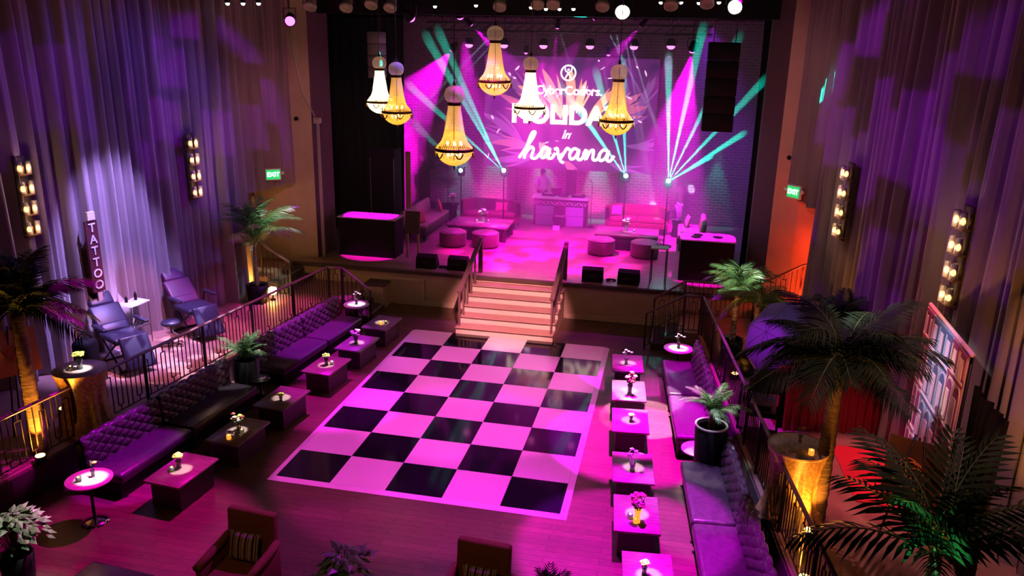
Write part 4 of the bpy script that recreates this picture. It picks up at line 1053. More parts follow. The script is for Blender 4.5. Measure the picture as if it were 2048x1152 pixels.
# ---- bars, monitors, stands
def bar(label, x0, x1, y0, y1, top, tex):
    t = thing('bar_counter', label, 'bar', ((x0 + x1) / 2, (y0 + y1) / 2, S), 0, 'black bar counters at the stage sides')
    w, d = x1 - x0, y1 - y0
    MB().box((0, 0, 1.085), (w, d, .03)).build('counter_top', tex, t)
    MB().box((0, 0, .53), (w - .06, d - .06, 1.06)).build('draped_front', M_black, t)
M_bartop = noise_col(mat('bar_top', (0.55, 0.45, 0.55), 0.4), (0.4, 0.3, 0.42), (0.68, 0.58, 0.68), 5)
bar('black bar counter at the left side of the stage with mottled lit top', -3.25, -1.55, 9.95, 10.70, 2.04, M_bartop)
bar('black bar counter at the right side of the stage with panelled lit top', 6.10, 7.50, 9.95, 10.88, 2.04, M_bartop)
for k, (x, y) in enumerate(((6.5, 10.3), (6.56, 10.55), (7.05, 10.4))):
    tag(MB().lathe([(.001, 0), (.10, 0), (.13, .015), (.11, .015), (.001, .008)], 20).build('serving_plate', M_black, None, (x, y, S + 1.1)), ('dark plate at the left front of the right bar top', 'dark plate at the left back of the right bar top', 'dark plate in the middle of the right bar top')[k], 'plate', 'plates on the right bar')
def monitor(label, loc, rz):
    t = thing('stage_monitor', label, 'speaker', loc, rz, 'wedge monitors along the stage edge')
    b = MB(); w = .27
    P = [(-.20, 0), (.22, 0), (.22, .10), (.02, .36), (-.14, .30)]   # y,z ; slanted grille faces +y (the performers)
    n = len(P); vs = [(-w, y, z) for y, z in P] + [(w, y, z) for y, z in P]
    b.add(vs, [tuple(range(n)), tuple(range(n, 2 * n))[::-1]] + [(i, n + i, n + (i + 1) % n, (i + 1) % n) for i in range(n)]); cb_ = b.build('cabinet', M_black, t)
    MB().box((0, .126, .236), (.50, .30, .008), (-math.atan2(.26, .20), 0, 0)).build('grille', M_iron, cb_)
    MB().box((0, -.203, .17), (.16, .01, .05), (0, 0, 0)).build('handle', M_iron, cb_)
monitor('wedge monitor at the stage edge left of the stairs, the farther from them', (-.47, 9.42, S), .05)
monitor('wedge monitor at the stage edge immediately left of the stairs', (.40, 9.45, S), -.05)
monitor('wedge monitor at the stage edge immediately right of the stairs', (3.98, 9.36, S), .05)
monitor('wedge monitor at the stage edge right of the stairs, the farther from them', (4.90, 9.36, S), -.05)
for k, (x, lab) in enumerate(((4.45, 'coil of black cable between the two right wedge monitors'), (-.02, 'coil of black cable between the two left wedge monitors'))):
    tag(MB().tube([(.12 * math.cos(a) * (1 + .1 * math.sin(3 * a)), .09 * math.sin(a), .012 + .002 * a) for a in [i * .35 for i in range(50)]], .009, 5).build('cable_coil', M_black, None, (x, 9.4, S)), lab, 'cable')
def stand(label, loc, topm, h=.95):
    t = thing('folding_stand', label, 'stand', loc)
    MB().box((0, 0, h), (.44, .34, .03)).build('shelf', topm, t)
    for s in (-1, 1):
        MB().tube([(s * .2, -.15, 0), (s * .2, .15, h - .02)], .014, 6).build('leg', M_iron, t); MB().tube([(s * .17, .15, 0), (s * .17, -.15, h - .02)], .014, 6).build('leg', M_iron, t)
stand('folding stand with a small lit shelf beside the right bar', (5.62, 9.62, S), M_paper, .92)
t = thing('lectern', 'brown music lectern standing left of the tan settee on the stage', 'lectern', (-1.15, 10.25, S))
MB().box((0, 0, 1.0), (.42, .05, .62), (-.15, 0, 0)).build('desk_panel', M_brown_dark, t)
for s in (-1, 1): MB().box((s * .16, 0, .38), (.05, .08, .76)).build('leg', M_tan, t)
# dark items at stage left
t = thing('equipment_case', 'tall black equipment case with pale vertical edges at stage left', 'case', (-2.75, 12.5, S))
MB().box((0, 0, 1.35), (.78, .6, 2.7)).build('case_body', M_black, t)
for s in (-1, 1): MB().box((s * .37, -.305, 1.3), (.02, .01, 2.3)).build('edge_strip', M_metal, t)
tag(MB().box((0, 0, 1.3), (.16, .04, 2.6)).build('leaning_plank', mat('tan_wood', (.5, .34, .18), .6), None, (-2.12, 12.75, S)), 'tan wooden plank standing upright beside the black equipment case', 'plank')

# ---- hanging speakers
def line_array(label, x0, x1, y, z0, z1, n, m=M_black):
    t = thing('hanging_speaker', label, 'speaker', ((x0 + x1) / 2, y, z0))
    hh = (z1 - z0) / n
    for k in range(n): MB().rbox((0, 0, hh * (k + .5)), (x1 - x0, .55, hh * .985), .02, 1).build('cabinet', m, t)
    for s in (-1, 1): MB().tube([(s * (x1 - x0) * .35, 0, z1 - z0), (s * (x1 - x0) * .35, 0, 9 - z0)], .012, 5).build('chain', M_iron, t)
line_array('large black speaker column hanging at the right of the stage opening', 6.40, 7.16, 10.85, 4.70, 6.86, 5)
line_array('slim speaker column hanging at the left of the stage opening', -2.46, -2.12, 10.85, 5.75, 6.95, 4, mat('grey_cabinet', (.22, .2, .22), .6))
for k, (p, lab) in enumerate(((( -3.98, 9.34, 4.72), 'small black round sensor on the left pier'), ((8.42, 9.34, 4.3), 'small black round sensor on the right pier'))):
    M_ = Matrix.Rotation(R(90), 4, 'X')
    tag(MB().lathe([(.05, 0), (.05, .06), (.03, .08)], 16, M=M_).build('wall_sensor', M_black, None, p), lab, 'sensor')
tag(MB().tube([(-3.95, 9.15, 8.0), (-3.9, 9.1, 6.6), (-3.72, 9.2, 5.4), (-3.45, 9.4, 4.7)], .018, 6).build('hanging_cable', M_metal, None), 'pale cable swooping down the left pier to the white conduit', 'cable')
tag(MB().tube([(-3.45, 9.45, S), (-3.45, 9.45, 4.65)], .045, 10).rbox((-3.45, 9.45, 4.68), (.18, .14, .16), .02).build('conduit_pipe', mat('conduit', (.4, .34, .38), .5), None), 'pale vertical conduit pipe at the left edge of the stage opening', 'pipe')

# ---- exit signs, extinguisher
M_exit = mat('exit_face', (.1, .9, .4), .5, emit=(0.01, .55, 0.12), es=1.0)
M_exitw = mat('exit_letters', (.9, 1, .9), .5, emit=(.75, 1.0, .8), es=2.2)
def textmesh(body, size, m, parent, loc, rot, extrude=.004, bold=0.0, name='lettering', align='CENTER', spacing=1.0, shear=0.0):
    cu_ = bpy.data.curves.new('t', 'FONT'); cu_.body = body; cu_.size = size; cu_.extrude = extrude; cu_.offset = bold; cu_.align_x = align; cu_.align_y = 'CENTER'; cu_.space_character = spacing; cu_.shear = shear
    o = bpy.data.objects.new('t', cu_); COL.objects.link(o)
    dg = bpy.context.evaluated_depsgraph_get(); me = bpy.data.meshes.new_from_object(o.evaluated_get(dg))
    bpy.data.objects.remove(o); me.materials.clear(); me.materials.append(m); me.name = name
    q = bpy.data.objects.new(name, me); COL.objects.link(q); q.parent = parent; q.location = loc; q.rotation_euler = rot
    return q
def exit_sign(label, loc, rz):
    t = thing('exit_sign', label, 'exit sign', loc, rz, 'green exit signs')
    MB().rbox((0, 0, 0), (.40, .06, .30), .01, 1).build('housing', M_paper, t); MB().box((0, -.034, 0), (.34, .01, .24)).build('lit_face', M_exit, t)
    textmesh('EXIT', .15, M_exitw, t, (0, -.042, 0), (R(90), 0, 0), bold=.004)
    for s in (-1, 1): MB().sphere((s * .24, -.02, .03), .045, 10, 7).build('emergency_lamp', M_paper, t)
exit_sign('green lit exit sign on the left drape above the ochre doorway', (-4.12, 8.15, 3.42), R(38))
exit_sign('green lit exit sign on the right drape above the orange doorway', (8.42, 7.85, 3.74), R(-52))
t = thing('fire_extinguisher', 'fire extinguisher in a dark recess on the ochre wall', 'fire extinguisher', (-5.03, 8.55, 2.55), R(90))
MB().rbox((0, .0, 0), (.26, .1, .62), .01, 1).build('wall_box', M_brown_dark, t)
MB().lathe([(.001, -.2), (.06, -.2), (.06, .08), (.03, .14), (.02, .2)], 14, (0, -.07, 0)).build('cylinder_body', mat('ext_body', (.5, .3, .25), .4), t)

# ------------------------------------------------------------------ screen
Y0 = 16.3
def scr(px, py): return None
sx0, sx1, sz0, sz1 = -0.62, 5.1, 2.72, 6.36
M_scr = mat('screen_face', (.05, .02, .06), .6)
n_, l_, b_ = nodes(M_scr)
tc = n_.new('ShaderNodeTexCoord'); nz = n_.new('ShaderNodeTexNoise'); nz.inputs['Scale'].default_value = 1.1; nz.inputs['Detail'].default_value = 3
rp = n_.new('ShaderNodeValToRGB'); rp.color_ramp.elements[0].position = .35; rp.color_ramp.elements[0].color = (.05, .01, .11, 1); rp.color_ramp.elements[1].position = .7; rp.color_ramp.elements[1].color = (.20, .02, .16, 1)
l_.new(tc.outputs['Object'], nz.inputs['Vector']); l_.new(nz.outputs['Fac'], rp.inputs[0]); l_.new(rp.outputs[0], b_.inputs['Emission Color']); b_.inputs['Emission Strength'].default_value = 1.0
st = thing('projection_screen', 'large lit stage screen with holiday lettering over tropical leaves', 'screen', (0, 0, 0))
MB().box(((sx0 + sx1) / 2, Y0 + .04, (sz0 + sz1) / 2), (sx1 - sx0, .06, sz1 - sz0)).build('screen_panel', M_scr, st)
def emis(name, c, s): return mat(name, c, .6, emit=c, es=s)
M_l1 = emis('leaf_peach', (.95, .38, .22), .9); M_l2 = emis('leaf_rose', (.7, .16, .30), .7); M_l3 = emis('leaf_mauve', (.34, .12, .40), .55); M_l4 = emis('leaf_gold', (1.0, .55, .25), 1.1)
M_let = emis('letter_white', (1.0, .80, .95), 1.8); M_hol = emis('letter_warm', (1.0, .9, .62), 2.4)
rs = random.Random(5)
def leafshape(b, x, z, a, L, w, bend, y):
    n = 12; vs = []
    for k in range(n + 1):
        s = k / n; an = a + bend * s; cx = x + L * (math.cos(a + bend * s / 2)) * s; cz = z + L * math.sin(a + bend * s / 2) * s
        ww = w * math.sin(PI * min(1, s * .96 + .04)) ** .8
        nx, nz_ = -math.sin(an), math.cos(an)
        vs += [(cx + nx * ww, y, cz + nz_ * ww), (cx - nx * ww, y, cz - nz_ * ww)]
    vs = [(min(sx1, max(sx0, p[0])), p[1], min(sz1, max(sz0, p[2]))) for p in vs]
    b.add(vs, [(2 * k, 2 * k + 1, 2 * k + 3, 2 * k + 2) for k in range(n)])
yy = Y0 + .005
for m, lst in ((M_l3, [(.6, 3.6, 2.3, 1.6, .13, .5), (.5, 3.4, 2.7, 1.7, .12, .4), (3.9, 4.2, .4, 1.2, .12, .6), (4.2, 3.6, -.1, 1.1, .1, .5), (.9, 4.8, 2.0, 1.5, .12, .6), (4.4, 4.8, .9, 1.2, .11, .3), (1.2, 3.2, 3.5, 1.6, .12, -.4), (3.7, 3.0, -.5, 1.2, .1, .5)]),
               (M_l2, [(1.6, 4.4, 1.9, 1.7, .15, .5), (1.4, 4.2, 2.4, 1.8, .14, .4), (3.3, 4.2, .9, 1.7, .14, -.4), (2.2, 3.0, -1.0, .5, .1, .2), (1.0, 3.4, 2.9, 1.4, .12, .3), (3.5, 4.4, .5, 1.4, .13, -.3)]),
               (M_l1, [(2.2, 4.5, 1.35, 1.5, .15, .35), (1.9, 4.5, 1.75, 1.6, .14, .4), (1.5, 4.6, 2.2, 1.3, .12, .5), (2.9, 4.4, 1.0, 1.4, .13, -.3), (1.3, 3.6, -1.2, .7, .1, .3)]),
               (M_l4, [(2.0, 4.4, 2.0, 1.2, .1, .3), (2.5, 4.6, 1.4, 1.1, .1, -.2)])):
    b = MB()
    for l in lst:
        leafshape(b, l[0], l[1], l[2], l[3], l[4], l[5], yy); yy -= .0007
        for k in range(3): leafshape(b, l[0] + .1, l[1], l[2] + (k - 1) * .22, l[3] * .85, l[4] * .35, l[5], yy); 
    b.build('leaf_graphic', m, st)
b = MB()
for k in range(34):
    x = rs.uniform(sx0 + .1, sx1 - .3); z = rs.uniform(sz0 + .1, sz1 - .1); leafshape(b, x, z, rs.uniform(0, 6), rs.uniform(.05, .22), rs.uniform(.012, .035), rs.uniform(-1, 1), Y0 - .10)
b.build('confetti_graphic', emis('confetti', (.95, .6, .8), 1.4), st)
rot = (R(90), 0, 0); yt = Y0 - .12
cx = 2.22
textmesh('CyberCoders.', .385, M_let, st, (cx + .02, yt, 5.30), rot, bold=.010, spacing=.99)
textmesh('HOLIDAY', .82, M_hol, st, (cx - .08, yt, 4.50), rot, bold=.036, spacing=1.03)
textmesh('in', .38, M_let, st, (cx - .03, yt, 3.88), rot, bold=.01, shear=.35)
# round emblem of a small figure with raised arms
b = MB(); c0 = Vector((cx - .02, yt, 5.87))
b.tube([c0 + Vector((.235 * math.cos(w), 0, .235 * math.sin(w))) for w in [i * PI / 16 for i in range(32)]], .028, 5, closed=True)
b.sphere(c0 + Vector((0, 0, .10)), .04, 8, 6)
for s in (-1, 1):
    b.tube([c0, c0 + Vector((s * .10, 0, .07)), c0 + Vector((s * .11, 0, .16))], .022, 5); b.tube([c0, c0 + Vector((s * .09, 0, -.16))], .026, 5)
b.build('emblem', M_let, st)
# hand-drawn script word
def stroke(b, pts, r=.05, sm=6):
    P = [Vector((x, 0, z)) for x, z in pts]; out = []
    for i in range(len(P) - 1):
        p0 = P[max(0, i - 1)]; p1 = P[i]; p2 = P[i + 1]; p3 = P[min(len(P) - 1, i + 2)]
        for k in range(sm):
            t_ = k / sm; out.append(.5 * ((2 * p1) + (-p0 + p2) * t_ + (2 * p0 - 5 * p1 + 4 * p2 - p3) * t_ ** 2 + (-p0 + 3 * p1 - 3 * p2 + p3) * t_ ** 3))
    out.append(P[-1])
    out = [Vector((cx + p.x * .98, yt, 3.33 + p.z * .98)) for p in out]
    b.tube(out, r, 6)
b = MB()
stroke(b, [(-1.62, -.28), (-1.45, -.02), (-1.15, .42), (-1.08, .62), (-1.2, .56), (-1.36, .1), (-1.44, -.30)]); stroke(b, [(-1.40, -.12), (-1.22, .10), (-1.12, .04), (-1.18, -.24), (-1.02, -.26), (-.88, -.08)])     # h
def aa(x): stroke(b, [(x + .30, .06), (x + .14, .12), (x, -.06), (x + .04, -.24), (x + .2, -.16), (x + .31, .08), (x + .27, -.2), (x + .38, -.24), (x + .5, -.06)])
aa(-.86); stroke(b, [(-.40, .06), (-.30, .10), (-.26, -.10), (-.20, -.26), (-.05, -.02), (.04, .12), (.14, .06)])                                                  # a, v
aa(.14); stroke(b, [(.60, -.06), (.70, .10), (.68, -.24), (.82, .04), (.94, .08), (.93, -.2), (1.06, -.22), (1.16, -.06)]); aa(1.14)                                  # a, n, a
stroke(b, [(-.12, -.06), (-.18, -.3), (-.05, -.38)])
b.build('script_lettering', M_let, st)

# ------------------------------------------------------------------ tattoo corner on the left platform
t = thing('tattoo_sign', 'tall narrow dark sign board reading TATTOO against the left drape', 'sign', (-5.12, 2.78, PF), R(78 + 0))
MB().box((0, 0, 2.05), (.26, .05, 1.42)).build('board', mat('sign_board', (.10, .02, .03), .5), t)
MB().box((0, 0, .67), (.10, .04, 1.34)).box((0, 0, .02), (.4, .3, .04)).build('stand', M_cream, t)
MB().box((.0, -.03, 2.86), (.16, .05, .16)).build('top_ornament', M_paper, t)
for k, ch in enumerate('TATTOO'):
    textmesh(ch, .24, M_paper, t, (0, -.034, 2.62 - .228 * k), (R(90), 0, 0), bold=.004)
def tattoo_chair(label, loc, rz, m1):
    t = thing('tattoo_chair', label, 'chair', loc, rz, 'reclining tattoo chairs')
    MB().rbox((0, 0, .56), (.58, .62, .11), .04).build('seat', M_vinyl, t)
    MB().rbox((0, .52, .80), (.56, .13, .50), .045, rot=(-.8, 0, 0)).rbox((0, .31, .65), (.50, .11, .20), .045, rot=(-.8, 0, 0)).build('backrest', m1, t)
    MB().rbox((0, .80, 1.06), (.44, .13, .30), .05, rot=(-.8, 0, 0)).build('headrest', m1, t)
    MB().rbox((0, -.50, .38), (.52, .09, .62), .04, rot=(-.45, 0, 0)).build('leg_rest', M_vinyl, t)
    for s in (-1, 1):
        MB().rbox((s * .37, .05, .78), (.09, .46, .05), .02).tube([(s * .37, .22, .76), (s * .33, .28, .56)], .016, 6).build('armrest', M_vinyl, t)
        MB().tube([(s * .24, -.34, .02), (s * .24, .30, .5)], .018, 6).build('leg', M_iron, t); MB().tube([(s * .24, .42, .02), (s * .24, -.22, .5)], .018, 6).build('leg', M_iron, t)
    for q in (-.34, .42): MB().box((0, q, .02), (.54, .04, .03)).build('foot_bar', M_iron, t)
    t.scale = (1.08, 1.08, 1.08)
tattoo_chair('reclining blue-violet tattoo chair nearer the gold draped table', (-4.42, 2.42, PF), R(62), M_vinyl)
tattoo_chair('reclining plum tattoo chair farther along, with its arms folded out', (-4.12, 4.35, PF), R(62), M_vinylred)
t = thing('tray_table', 'small bright white tray table between the two tattoo chairs', 'table', (-4.95, 3.5, PF), R(-10))
MB().rbox((0, 0, .90), (.42, .50, .03), .01, 1).build('tray', M_paper, t)
MB().box((0, 0, .40), (.36, .42, .025)).build('lower_shelf', M_metal, t)
for sx_ in (-1, 1):
    for sy_ in (-1, 1): MB().cyl((sx_ * .18, sy_ * .21, 0), .012, .885, 6).build('leg', M_metal, t)
for k, (x, y, h_) in enumerate(((-5.05, 3.42, .13), (-4.98, 3.62, .18))):
    tag(MB().lathe([(.03, 0), (.03, h_ * .7), (.012, h_ * .85), (.012, h_)], 12).build('ink_bottle', M_black, None, (x, y, PF + .916)), ('short dark bottle on the white tray table', 'tall dark bottle on the white tray table')[k], 'bottle', 'bottles on the tray table')
for k, (x, y) in enumerate(((-4.92, 3.42), (-5.0, 3.56), (-4.88, 3.6))):
    tag(MB().lathe([(.035, 0), (.035, .11), (.02, .13), (.02, .15)], 12).build('supply_bottle', M_paper, None, (x, y, PF + .414)), ('pale bottle at the front of the tray table lower shelf', 'pale bottle at the back of the tray table lower shelf', 'pale bottle at the right of the tray table lower shelf')[k], 'bottle', 'bottles under the tray')
t = thing('rolling_stool', 'round dark stool on a chrome post by the plum tattoo chair', 'stool', (-4.15, 3.52, PF))
MB().lathe([(.001, .48), (.17, .48), (.19, .52), (.17, .56), (.001, .57)], 24).build('seat', M_vinyl, t); MB().cyl((0, 0, .06), .025, .42, 10).build('post', M_chrome, t)
b = MB()
for k in range(5): b.box((.12 * math.cos(k * 1.257), .12 * math.sin(k * 1.257), .05), (.24, .03, .025), (0, 0, k * 1.257)); b.sphere((.23 * math.cos(k * 1.257), .23 * math.sin(k * 1.257), .022), .022, 8, 6)
b.build('base', M_chrome, t)
t = thing('equipment_bag', 'soft black bag slumped behind the nearer tattoo chair', 'bag', (-4.72, 1.75, PF))
MB().rbox((0, 0, .38), (.36, .42, .75), .12).tube([(-.1, -.1, .74), (0, 0, .9), (.1, .1, .74)], .012, 6).build('bag_body', M_black, t)

# ------------------------------------------------------------------ draped high tables
def draped_table(label, loc, r, topm):
    t = thing('draped_cocktail_table', label, 'table', loc, 0, 'high cocktail tables in gold cloth')
    MB().lathe([(.001, 1.02), (r, 1.02), (r, 1.05), (.001, 1.052)], 40).build('table_top', topm, t)
    b = MB(); N = 96
    def fn(u, v):
        a = 2 * PI * u; z = 1.045 * (1 - v)
        f = math.sin(a * 9 + math.sin(a * 2)) * .5 + math.sin(a * 14 + 1.3) * .3
        rr_ = r + .006 - .09 * math.sin(v * PI * .92) * 1.3 + .055 * v + f * .055 * v ** .8
        return (rr_ * math.cos(a), rr_ * math.sin(a), z + .012)
    b.grid(fn, N, 16); b.build('gold_cloth', M_gold, t)
    return t
gL = (-3.249, -0.097, 1.550); gR = (7.769, 0.029, 1.550)
M_lacetop = noise_col(mat('lace_top', (.55, .42, .3), .5), (.42, .28, .16), (.68, .56, .42), 26)
draped_table('high cocktail table in gold cloth on the left platform by the tattoo chairs', (gL[0], gL[1], PF), .40, mat('plum_top', (.5, .34, .38), .4))
draped_table('high cocktail table in gold damask cloth on the right platform behind the railing', (gR[0], gR[1], PF), .40, M_lacetop)
arrangement('pale green and white bloom on the left gold draped table', (gL[0], gL[1], PF + 1.053), 'yellow', 'flowers on the high tables').scale = (1.2,) * 3
candle('small white candle on the left gold draped table', (gL[0] - .1, gL[1] - .08, PF + 1.053))
arrangement('dark leafy sprig in a cup on the right gold draped table', (gR[0] + .03, gR[1] + .1, PF + 1.053), 'bud', 'flowers on the high tables')
candle('yellow-lit candle at the edge of the right gold draped table', (gR[0] + .13, gR[1] - .22, PF + 1.053), 'amber')
def easel(label, loc, rz, bm_, w, h_, z, art):
    t = thing('easel_sign', label, 'sign', loc, rz, 'dark sign boards on easels')
    MB().box((0, 0, z), (w, .03, h_), (-.18, 0, 0)).build('sign_board', bm_, t)
    b = MB(); rs_ = random.Random(3)
    for k in range(4):
        cx_, cz_ = rs_.uniform(-.08, .08), z + rs_.uniform(-.06, .08)
        b.tube([(cx_ + .09 * math.cos(w_ * .9) * (1 + .2 * math.sin(3 * w_)), -.032 - (cz_ + .07 * math.sin(w_) - z) * -.18, cz_ + .07 * math.sin(w_)) for w_ in [i * .5 for i in range(12)]], .008, 4)
    b.build('orange_scrollwork', art, t)
    for s in (-1, 1): MB().tube([(s * .26, -.12, 0), (s * .05, .05, z + h_ * .6)], .015, 6).build('leg', M_iron, t)
    MB().tube([(0, .42, 0), (0, .06, z + h_ * .55)], .015, 6).build('leg', M_iron, t)
    return t
M_board = mat('dark_sign', (.09, .035, .012), .4)
M_art = mat('orange_paint', (.85, .25, .06), .5)
easel('dark sign board with orange scrollwork on an easel before the red mat', (9.15, -.26, PF), R(-22), M_board, .68, .74, 1.06, M_art)
easel('orange-red lit sign board at the far left edge of the photo', (-4.15, -.35, PF), R(60), mat('lit_board', (.5, .14, .03), .5), .62, .72, 1.35, mat('red_paint', (.8, .1, .03), .5))
# red mat
tag(MB().prism([(8.698, 2.260, 0.500), (8.750, 0.588, 0.500), (9.840, 0.476, 0.500), (9.796, 2.483, 0.500)], PF, PF + .012).build('red_mat', mat('red_carpet', (.62, .02, .05), .9)), 'rectangular red mat on the right platform in front of the painted backdrop', 'mat')
# red draped service table
t = thing('red_draped_table', 'long table in crimson cloth on the right platform behind the palm', 'table', (8.85, 3.25, PF), R(8))
MB().box((0, 0, .97), (1.9, .75, .03)).build('table_top', M_redcloth, t)
b = MB()
def per(u):
    w, d = .96, .385; P_ = 2 * (w * 2 + d * 2); s_ = u * P_
    if s_ < 2 * w: return (-w + s_, -d, 0, -1)
    s_ -= 2 * w
    if s_ < 2 * d: return (w, -d + s_, 1, 0)
    s_ -= 2 * d
    if s_ < 2 * w: return (w - s_, d, 0, 1)
    s_ -= 2 * w; return (-w, d - s_, -1, 0)
b.grid(lambda u, v: (lambda q: (q[0] + q[2] * (.02 + .05 * v + .03 * v * math.sin(u * 240)), q[1] + q[3] * (.02 + .05 * v + .03 * v * math.sin(u * 240)), .985 * (1 - v) + .002))(per(min(u, .9999))), 240, 6)
b.build('crimson_cloth', M_redcloth, t)
tag(MB().rbox((0, 0, .03), (.5, .22, .05), .02).build('serving_tray', M_paper, None, (8.72, 3.05, PF + .986), .15), 'white oblong tray on the crimson table, seen through the palm fronds', 'tray')
tag(MB().rbox((0, 0, .09), (.24, .2, .18), .03).build('cigar_box', mat('tan_box', (.6, .4, .3), .6), None, (8.62, 3.38, PF + .986), .3), 'tan box behind the white tray on the crimson table', 'box')
tag(MB().lathe([(.07, 0), (.11, .06), (.13, .2), (.11, .2), (.001, .03)], 18).build('serving_bowl', M_pwhite, None, (9.05, 3.25, PF + .986)), 'pink bowl on the crimson table beside the tan box', 'bowl')
tag(MB().lathe([(.05, 0), (.06, .16), (.03, .22), (.03, .3)], 14).build('white_bottle', M_paper, None, (9.3, 3.12, PF + .986)), 'white bottle at the right end of the crimson table', 'bottle')
# photo corner umbrella and equipment
t = thing('photo_umbrella', 'large dark violet photo umbrella on a stand behind the right railing', 'umbrella', (7.85, 3.75, PF))
b = MB(); Mu = Matrix.Translation((0, 0, 1.28)) @ Matrix.Rotation(R(35), 4, 'Z') @ Matrix.Rotation(R(-62), 4, 'Y')
N = 8
def um(u, v):
    a = 2 * PI * u; seg_ = (u * N) % 1.0; th = v * 1.25
    rr_ = .72 * math.sin(th) / math.sin(1.25) * (1 - .07 * math.sin(PI * seg_) * v); z = .42 * math.cos(th) - .13
    return Mu @ Vector((rr_ * math.cos(a), rr_ * math.sin(a), z))
b.grid(um, 64, 12); b.build('canopy', mat('violet_black_nylon', (.10, .08, .15), .55), t)
b = MB()
for k in range(N):
    b.tube([um(k / N, j / 10) * .998 for j in range(11)], .006, 4)
b.tube([Mu @ Vector((0, 0, .3)), Mu @ Vector((0, 0, -.6))], .008, 6); b.build('rib', M_iron, t)
MB().tube([(0, 0, .6), (0, 0, 1.35)], .014, 6).build('pole', M_iron, t)
for k in range(3): MB().tube([(0, 0, .75), (.42 * math.cos(k * 2.094), .42 * math.sin(k * 2.094), .01)], .011, 5).build('leg', M_iron, t)
t = thing('photo_printer_cart', 'black equipment cart with a pale printer behind the right railing', 'cart', (7.55, 2.15, PF), R(-8))
MB().box((0, 0, .98), (.52, .46, .03)).build('shelf', M_black, t); MB().box((0, 0, .55), (.52, .46, .03)).build('shelf', M_black, t); MB().box((0, 0, .12), (.52, .46, .03)).build('shelf', M_black, t)
for sx_ in (-1, 1):
    for sy_ in (-1, 1): MB().box((sx_ * .24, sy_ * .21, .5), (.03, .03, 1.0)).build('leg', M_black, t)
tag(MB().rbox((0, 0, .12), (.38, .30, .22), .02).box((0, -.155, .10), (.24, .02, .08), mi=1).build('photo_printer', [mat('grey_plastic', (.25, .22, .22), .5), M_black], None, (7.55, 2.15, PF + .567), R(-8)), 'pale grey photo printer on the middle shelf of the black cart', 'printer')
tag(MB().rbox((0, 0, .10), (.42, .34, .20), .02).build('control_case', M_black, None, (7.55, 2.15, PF + .997), R(-8)), 'black control case on top of the equipment cart', 'case')
for k, (x, y) in enumerate(((8.25, 2.2), (7.2, 3.2))): pass
# painted street backdrop
t = thing('street_backdrop', 'tall printed backdrop of pink, blue and salmon arcaded facades on the right', 'backdrop', (9.64, .93, PF), R(-92.5))
# local x along the wall (towards the camera = +x), faces -y -> -x world
Wd, Hd = 2.04, 2.6
cP, cB, cS = (.85, .32, .50), (.36, .50, .72), (.80, .42, .36)
Mb = [mat('print_pink', cP, .6), mat('print_blue', cB, .6), mat('print_salmon', cS, .6), mat('print_plum', (.30, .05, .16), .6), mat('print_navy', (.10, .14, .30), .6), mat('print_pale', (.80, .60, .80), .6), mat('print_cream', (.9, .62, .55), .6), mat('print_border', (.85, .45, .55), .6)]
b = MB()
bands = [(-1.02, -.62, 0, 3, 5), (-.62, .38, 1, 4, 5), (.38, 1.02, 2, 3, 6)]
def rect(x0, x1, z0, z1, mi, y): b.box(((x0 + x1) / 2, y, (z0 + z1) / 2), (x1 - x0, .012, z1 - z0), mi=mi)
def arch(x0, x1, z0, z1, mi, y):
    r_ = (x1 - x0) / 2; c_ = (x0 + x1) / 2
    pts = [(x0, z0), (x1, z0)] + [(c_ + r_ * math.cos(a), z1 - r_ + r_ * math.sin(a)) for a in [i * PI / 10 for i in range(11)]]
    n_2 = len(pts); b.add([(p[0], y - .006, p[1]) for p in pts] + [(p[0], y + .006, p[1]) for p in pts], [tuple(range(n_2)), tuple(range(n_2, 2 * n_2))[::-1]] + [(i, n_2 + i, n_2 + (i + 1) % n_2, (i + 1) % n_2) for i in range(n_2)], mi)
for x0, x1, base, dark, pale in bands:
    rect(x0, x1, 0, Hd, base, 0)
    nwin = 2 if x1 - x0 < .6 else 3 if base == 1 else 2
    step = (x1 - x0) / nwin
    off = {0: 0.05, 1: -.02, 2: .04}[base]
    for zf, (zb, zt_) in enumerate(((.02, .60), (.78, 1.32), (1.50, 2.04), (2.20, 2.54))):
        for k in range(nwin):
            a0, a1 = x0 + step * (k + .20), x0 + step * (k + .80)
            if zf < 3: arch(a0 - .03, a1 + .03, zb + off, zt_ + off + .03, 6 if base != 1 else 5, -.010); arch(a0, a1, zb + off, zt_ + off, dark, -.018)
            else: rect(a0, a1, zb, zt_, dark, -.014)
            if zf in (1, 2): rect(a0 + .03, a1 - .03, zb + off, zt_ + off - .14, pale if base else 3, -.026)
            if zf == 3: rect(a0 + .03, a1 - .03, zb + .02, zt_ - .05, pale, -.022)
        rect(x0, x1, zt_ + off + .05 if zf < 3 else 2.55, (zt_ + off + .09) if zf < 3 else 2.59, dark, -.022); 
        if zf < 3: rect(x0, x1, zt_ + off + .10, zt_ + off + .13, 6 if base != 1 else 5, -.024)
    rect(x0, x0 + .03, 0, Hd, pale if base else 6, -.02)
b.build('printed_panel', Mb, t)
MB().tube([(-Wd / 2 - .05, .02, Hd + .02), (Wd / 2 + .05, .02, Hd + .02)], .03, 8).build('top_bar', Mb[7], t)
for s in (-1, 1): MB().tube([(s * (Wd / 2 - .05), .05, 0), (s * (Wd / 2 - .05), .05, Hd)], .02, 6).build('upright', M_iron, t)
tag(drape(lambda q: 0.0, 0, 1.0, PF, 2.75, .08, .2, 17, -1).build('black_cloth_screen', M_drapeblack, None, (9.72, -1.2, 0)), 'black cloth hanging at the near side of the painted backdrop', 'curtain')

